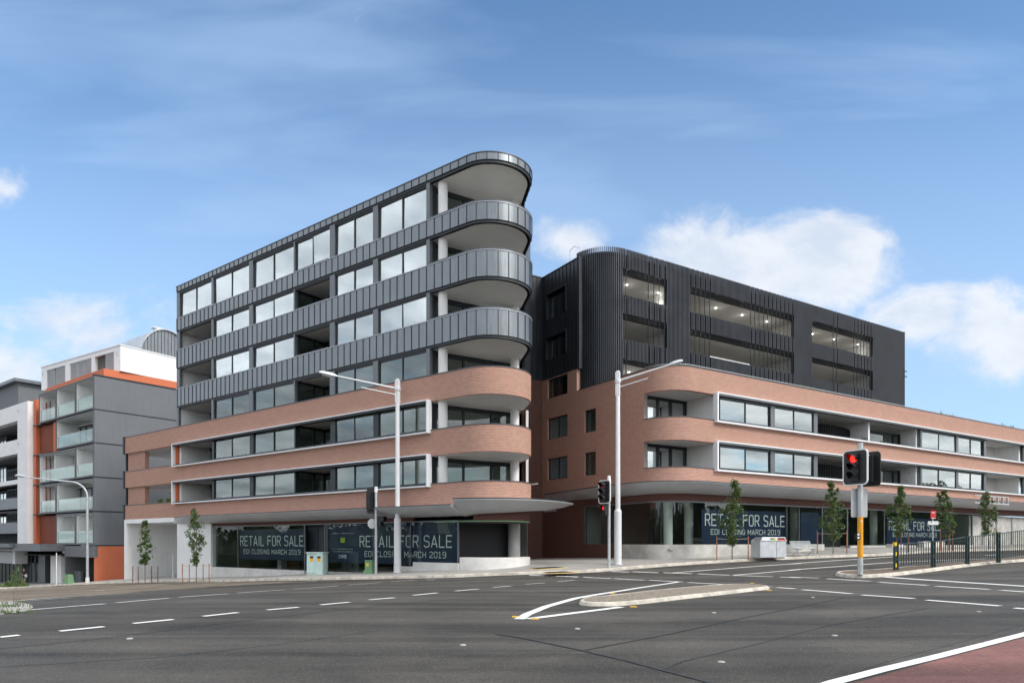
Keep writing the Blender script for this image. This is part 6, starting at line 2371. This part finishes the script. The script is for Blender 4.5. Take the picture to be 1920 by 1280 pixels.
g, s, _ = px_tree(1373, 1049, 900, 1018, [(1018, 1369, 1378), (1005, 1360, 1388), (990, 1354, 1394), (972, 1349, 1399), (955, 1350, 1398), (940, 1358, 1394), (925, 1366, 1388), (908, 1372, 1384), (900, 1376, 1381)], 13,
                  'narrow pear shaped tree covering part of the sale banner, nearest the corner', 3600)
guard(g, [(-30 * s, 0, 'timber'), (29 * s, 0, 'timber')], 44 * s, True, 'pair of orange brown stakes on either side of the tree by the bins', s, -.1)
g, s, _ = px_tree(1562, 1038, 905, 1013, [(1013, 1557, 1567), (1003, 1550, 1577), (985, 1543, 1587), (965, 1542, 1590), (950, 1545, 1582), (935, 1548, 1578), (920, 1550, 1572), (910, 1555, 1563), (905, 1557, 1561)], 14,
                  'bushy narrow tree between the bench and the median signal pole', 3600)
guard(g, [(-28 * s, .1, 'timber'), (26 * s, 0, 'timber')], 43 * s, True, 'pair of stakes around the tree between the bench and the signal pole', s)
g, s, _ = px_tree(1681, 1030, 913, 1003, [(1003, 1676, 1689), (990, 1672, 1698), (975, 1664, 1708), (962, 1662, 1710), (950, 1668, 1704), (938, 1679, 1696), (922, 1684, 1692), (913, 1686, 1690)], 15,
                  'tree with a wide middle and thin tip directly above the yellow topped fence end', 3200, Y=44.0)
guard(g, [(.12, -.3, 'timber_dark')], 1.55, False, 'single dark stake beside the tree above the fence end', s)
g, s, _ = px_tree(1773, 1026, 920, 1006, [(1006, 1768, 1781), (995, 1762, 1786), (980, 1758, 1790), (970, 1758, 1792), (955, 1757, 1785), (940, 1756, 1780), (927, 1758, 1776), (920, 1762, 1772)], 16,
                  'tree immediately right of the red bus stop sign', 2800, Y=47.5)
guard(g, [(-.35, 0, 'timber'), (.3, .1, 'timber'), (.42, -.1, 'timber_dark')], 1.5, False, 'stakes at the foot of the tree right of the bus stop sign', s)
g, s, _ = px_tree(1854, 1022, 925, 1003, [(1003, 1846, 1860), (990, 1844, 1864), (975, 1842, 1868), (960, 1840, 1867), (945, 1838, 1862), (932, 1840, 1856), (925, 1844, 1852)], 17,
                  'rightmost young tree, narrow and dark, at the pale shopfront', 2600, Y=51.0)
guard(g, [(.25, -.2, 'timber'), (.6, 0, 'timber')], 1.5, False, 'stakes at the foot of the rightmost young tree', s)


# podium planting ------------------------------------------------------------------
def tuft(parent_frame, x, y, z, seed, h=.35, n=16, label=None, m='leaf_bright'):
    rnd = random.Random(seed)
    fr, rz = parent_frame
    c, s_ = cos(rz), sin(rz)
    e = empty('strappy_plant', (fr[0] + x * c - y * s_, fr[1] + x * s_ + y * c, z), rz, label, 'plant', 'strappy green plants on the planters')
    mb = MB()
    for k in range(n):
        a = rnd.uniform(0, 2 * pi); L = h * rnd.uniform(.6, 1.2); o = (rnd.uniform(-.3, .3), rnd.uniform(-.05, .05))
        dx_, dy_ = cos(a) * L * rnd.uniform(.3, .8), sin(a) * L * .4
        w_ = .022
        p0 = Vector((o[0], o[1], -.1)); p1 = Vector((o[0] + dx_ * .5, o[1] + dy_ * .5, L * .8)); p2 = Vector((o[0] + dx_, o[1] + dy_, L * rnd.uniform(.6, 1.0)))
        sd_ = Vector((-sin(a), cos(a), 0)) * w_
        mb.face([p0 - sd_, p0 + sd_, p1 + sd_, p1 - sd_], [(0, 0)] * 4)
        mb.face([p1 - sd_, p1 + sd_, p2], [(0, 0)] * 3)
    obj('leaves', mb.mesh('leaves', m, fix=False), e)
    return e


tl = [(1512, 'two small grassy tufts at the left of the podium parapet planting'), (1525, 'bright grassy tuft second along the podium parapet'), (1541, 'widest bright grassy tuft on the podium parapet below the black box'),
      (1643, 'lone grassy tuft near the right end of the black box'), (1766, 'grassy tuft on the parapet right of the black box'), (1785, 'thin grassy tuft right beside its neighbour on the open parapet'),
      (1880, 'grassy tuft near the right edge of the parapet'), (1897, 'last grassy tuft at the far right of the parapet'), (1300, 'thin dark tuft at the rounded parapet corner'), (1330, 'thin dark tuft just right of the rounded parapet corner')]
for i, (px_, lb) in enumerate(tl):
    tuft(FR, Rx(px_, .7), .7, 10.42, 40 + i, .58 if i not in (8, 9) else .3, 18 if i < 8 else 6, lb)
for i, (px_, z, lb) in enumerate(((1622, 7.5, 'green plant trailing over the upper balcony edge beside the white wall'), (1655, 7.45, 'low plants on the upper balcony edge right of the white wall'))):
    tuft(FR, Rx(px_, .3), .35, z, 60 + i, .30, 26, lb, 'leaf')
for i, (px_, lb) in enumerate(((300, 'grassy plant in the brick planter of the left terrace, lowest level'), (316, 'second grassy plant in the left terrace planter beside the white frame'))):
    tuft(FL, Lx(px_, .5), .5, 3.25, 70 + i, .45, 40, lb, 'leaf_bright')

# weeds and shrubs at the left -------------------------------------------------------
g = at(30, 1099)
e = empty('shrub', g, 0, 'low green shrub with long grass on the footpath at the far left', 'shrub')
rnd = random.Random(5)
mb = MB()
for k in range(900):
    a = rnd.uniform(0, 2 * pi); r = math.sqrt(rnd.random())
    x = r * cos(a) * 1.0 - .1; y = r * sin(a) * .5
    z = rnd.random() ** 1.4 * (.5 + 1.6 * math.exp(-((x - .1) / .35) ** 2))
    u = Vector((rnd.gauss(0, 1), rnd.gauss(0, 1), rnd.gauss(0, 1))).normalized(); v = u.orthogonal().normalized()
    c = Vector((x, y, z)); s_ = .085
    mb.face([c - u * s_, c + v * s_ * .4, c + u * s_, c - v * s_ * .4], [(0, 0)] * 4)
obj('leaves', mb.mesh('leaves', 'leaf', fix=False), e)
mb = MB()
for k in range(500):
    x = rnd.uniform(-1.6, 1.2); y = rnd.uniform(-.5, .3); L = rnd.uniform(.15, .42); dx_ = rnd.uniform(-.12, .12)
    mb.face([Vector((x - .015, y, 0)), Vector((x + .015, y, 0)), Vector((x + dx_, y + rnd.uniform(-.1, .1), L))], [(0, 0)] * 3)
obj('grass_blades', mb.mesh('grass_blades', 'leaf_bright', fix=False), e)
for i, (a, b, sp_, hh, lb) in enumerate(((14, 1137,   .4, .16, 'weeds growing in the crack of the left concrete island'), (20, 1149, .45, .10, 'low weeds along the front kerb of the left concrete island'))):
    g = gp(a, b, .08)
    e = empty('weeds', g, 0, lb, 'weeds')
    mb = MB()
    for k in range(70):
        x = rnd.gauss(0, sp_ * .5); y = rnd.gauss(0, .10); L = abs(rnd.gauss(0, hh * .6)) + .02; dx_ = rnd.uniform(-.1, .1)
        w_ = .008
        mb.face([Vector((x - w_, y, 0)), Vector((x + w_, y, 0)), Vector((x + dx_, y + rnd.uniform(-.05, .05), L))], [(0, 0)] * 3)
        if rnd.random() < .5:
            c = Vector((x + dx_, y, L)); u = Vector((rnd.gauss(0, 1), rnd.gauss(0, 1), rnd.gauss(0, 1))).normalized() * .022; v = u.orthogonal().normalized() * .012
            mb.face([c - u, c + v, c + u, c - v], [(0, 0)] * 4)
    obj('leaves', mb.mesh('leaves', 'leaf', fix=False), e)

# ================================================================== PERSON at the far left
g = at(45, 1095)
pe = empty('person', g, radians(200), 'person in a black top and dark shorts walking past the lobby doors at far left', 'person')
PH = 1.72


def skinned(name, verts, edges, radii, m, parent, sub=2):
    me = bpy.data.meshes.new(name)
    me.from_pydata(verts, edges, [])
    o = bpy.data.objects.new(name, me)
    COL.objects.link(o)
    o.parent = parent
    sk = o.modifiers.new('skin', 'SKIN')
    ss = o.modifiers.new('sub', 'SUBSURF'); ss.levels = sub; ss.render_levels = sub
    for k, r in enumerate(radii):
        me.skin_vertices[0].data[k].radius = (r, r) if not isinstance(r, tuple) else r
    me.skin_vertices[0].data[0].use_root = True
    me.materials.append(MATS[m])
    bpy.context.view_layer.update()
    dg = bpy.context.evaluated_depsgraph_get()
    ne = bpy.data.meshes.new_from_object(o.evaluated_get(dg))
    ne.polygons.foreach_set('use_smooth', [True] * len(ne.polygons))
    o.modifiers.clear()
    o.data = ne
    return o


V = [(0, 0, .92), (0, 0, 1.12), (0, .01, 1.34), (0, .01, 1.45), (0, .0, 1.52), (0, -.01, 1.60), (0, -.005, 1.69),
     (.17, .01, 1.38), (.24, 0, 1.14), (.12, -.20, 1.08), (.02, -.30, 1.10),
     (-.17, .01, 1.38), (-.25, .02, 1.13), (-.14, -.18, 1.05), (-.05, -.28, 1.06),
     (.09, 0, .86), (.10, -.10, .48), (.10, .02, .09), (.10, -.12, .03),
     (-.09, 0, .86), (-.10, .08, .48), (-.10, .25, .14), (-.10, .14, .04)]
E_ = [(0, 1), (1, 2), (2, 3), (3, 4), (4, 5), (5, 6), (2, 7), (7, 8), (8, 9), (9, 10), (2, 11), (11, 12), (12, 13), (13, 14), (0, 15), (15, 16), (16, 17), (17, 18), (0, 19), (19, 20), (20, 21), (21, 22)]
Rr = [(.13, .10), (.12, .09), (.14, .10), (.06, .06), (.065, .07), (.08, .095), (.06, .075), .065, .042, .035, .03, .065, .042, .035, .03, .085, .06, .042, .035, .085, .06, .042, .035]
body = skinned('person', V, E_, Rr, 'skin', pe)
V = [(0, 0, .95), (0, 0, 1.12), (0, .01, 1.34), (0, .01, 1.42), (.18, .01, 1.37), (.235, 0, 1.2), (-.18, .01, 1.37), (-.24, .02, 1.2)]
skinned('shirt', V, [(0, 1), (1, 2), (2, 3), (2, 4), (4, 5), (2, 6), (6, 7)], [(.16, .13), (.14, .11), (.165, .125), (.08, .08), .085, .07, .085, .07], 'cloth_black', pe)
V = [(0, 0, .96), (0, 0, .88), (.10, -.02, .80), (.105, -.07, .58), (-.10, 0.02, .80), (-.105, .06, .58)]
skinned('shorts', V, [(0, 1), (1, 2), (2, 3), (1, 4), (4, 5)], [(.155, .125), (.15, .12), .10, .085, .10, .085], 'cloth_black', pe)
skinned('hair', [(0, .02, 1.60), (0, .03, 1.68), (0, -.02, 1.72)], [(0, 1), (1, 2)], [(.085, .09), (.09, .095), (.07, .08)], 'hair', pe, 2)
be = empty('shopping_bag', (g[0] + .30, g[1] - .12, g[2]), 0, 'white bag held against the hip of the person at far left', 'bag')
local('bag', MB().tube([(0, 0, .72), (0, 0, .86), (.01, 0, 1.02), (0, 0, 1.08)], [.05, .14, .12, .03], 10), 'bright_white', be, True)

# ================================================================== tree belt added out of view, to darken the reflections in the glass
def belt(name, pts, h0, h1, seed, kindlabel):
    rnd = random.Random(seed)
    mb = MB()
    path = resample(pts, 3.6)
    for p in path:
        ht = rnd.uniform(h0, h1)
        R = rnd.uniform(2.0, 3.4)
        zb = H(*p)
        mb.tube([(p[0], p[1], zb - .5), (p[0] + .3, p[1], zb + ht * .45), (p[0], p[1] + .3, zb + ht * .82)], [R * .95, R * 1.15, R * .5], 9)  # solid core, filled in to keep the mirrored belt dark
        for k in range(520):
            a = rnd.uniform(0, 2 * pi); r = R * math.sqrt(rnd.random()); f = rnd.random()
            r *= math.sin(pi * (.15 + .8 * f)) ** .5
            c = Vector((p[0] + r * cos(a), p[1] + r * sin(a), zb + .3 + ht * f))
            u = Vector((rnd.gauss(0, 1), rnd.gauss(0, 1), rnd.gauss(0, 1))).normalized(); v = u.orthogonal().normalized()
            s_ = rnd.uniform(.18, .40)
            mb.face([c - u * s_, c + v * s_ * .7, c + u * s_, c - v * s_ * .7], [(0, 0)] * 4)
    o = obj(name, mb.mesh(name, 'leaf_far', fix=False))
    o["kind"] = 'stuff'
    return o


belt('added_tree_belt', [(-76, 60), (-74, 20), (-62, -18), (-34, -44), (0, -50), (36, -44), (66, -22), (80, 10), (94, 55), (100, 85)], 5.5, 11, 21, '')
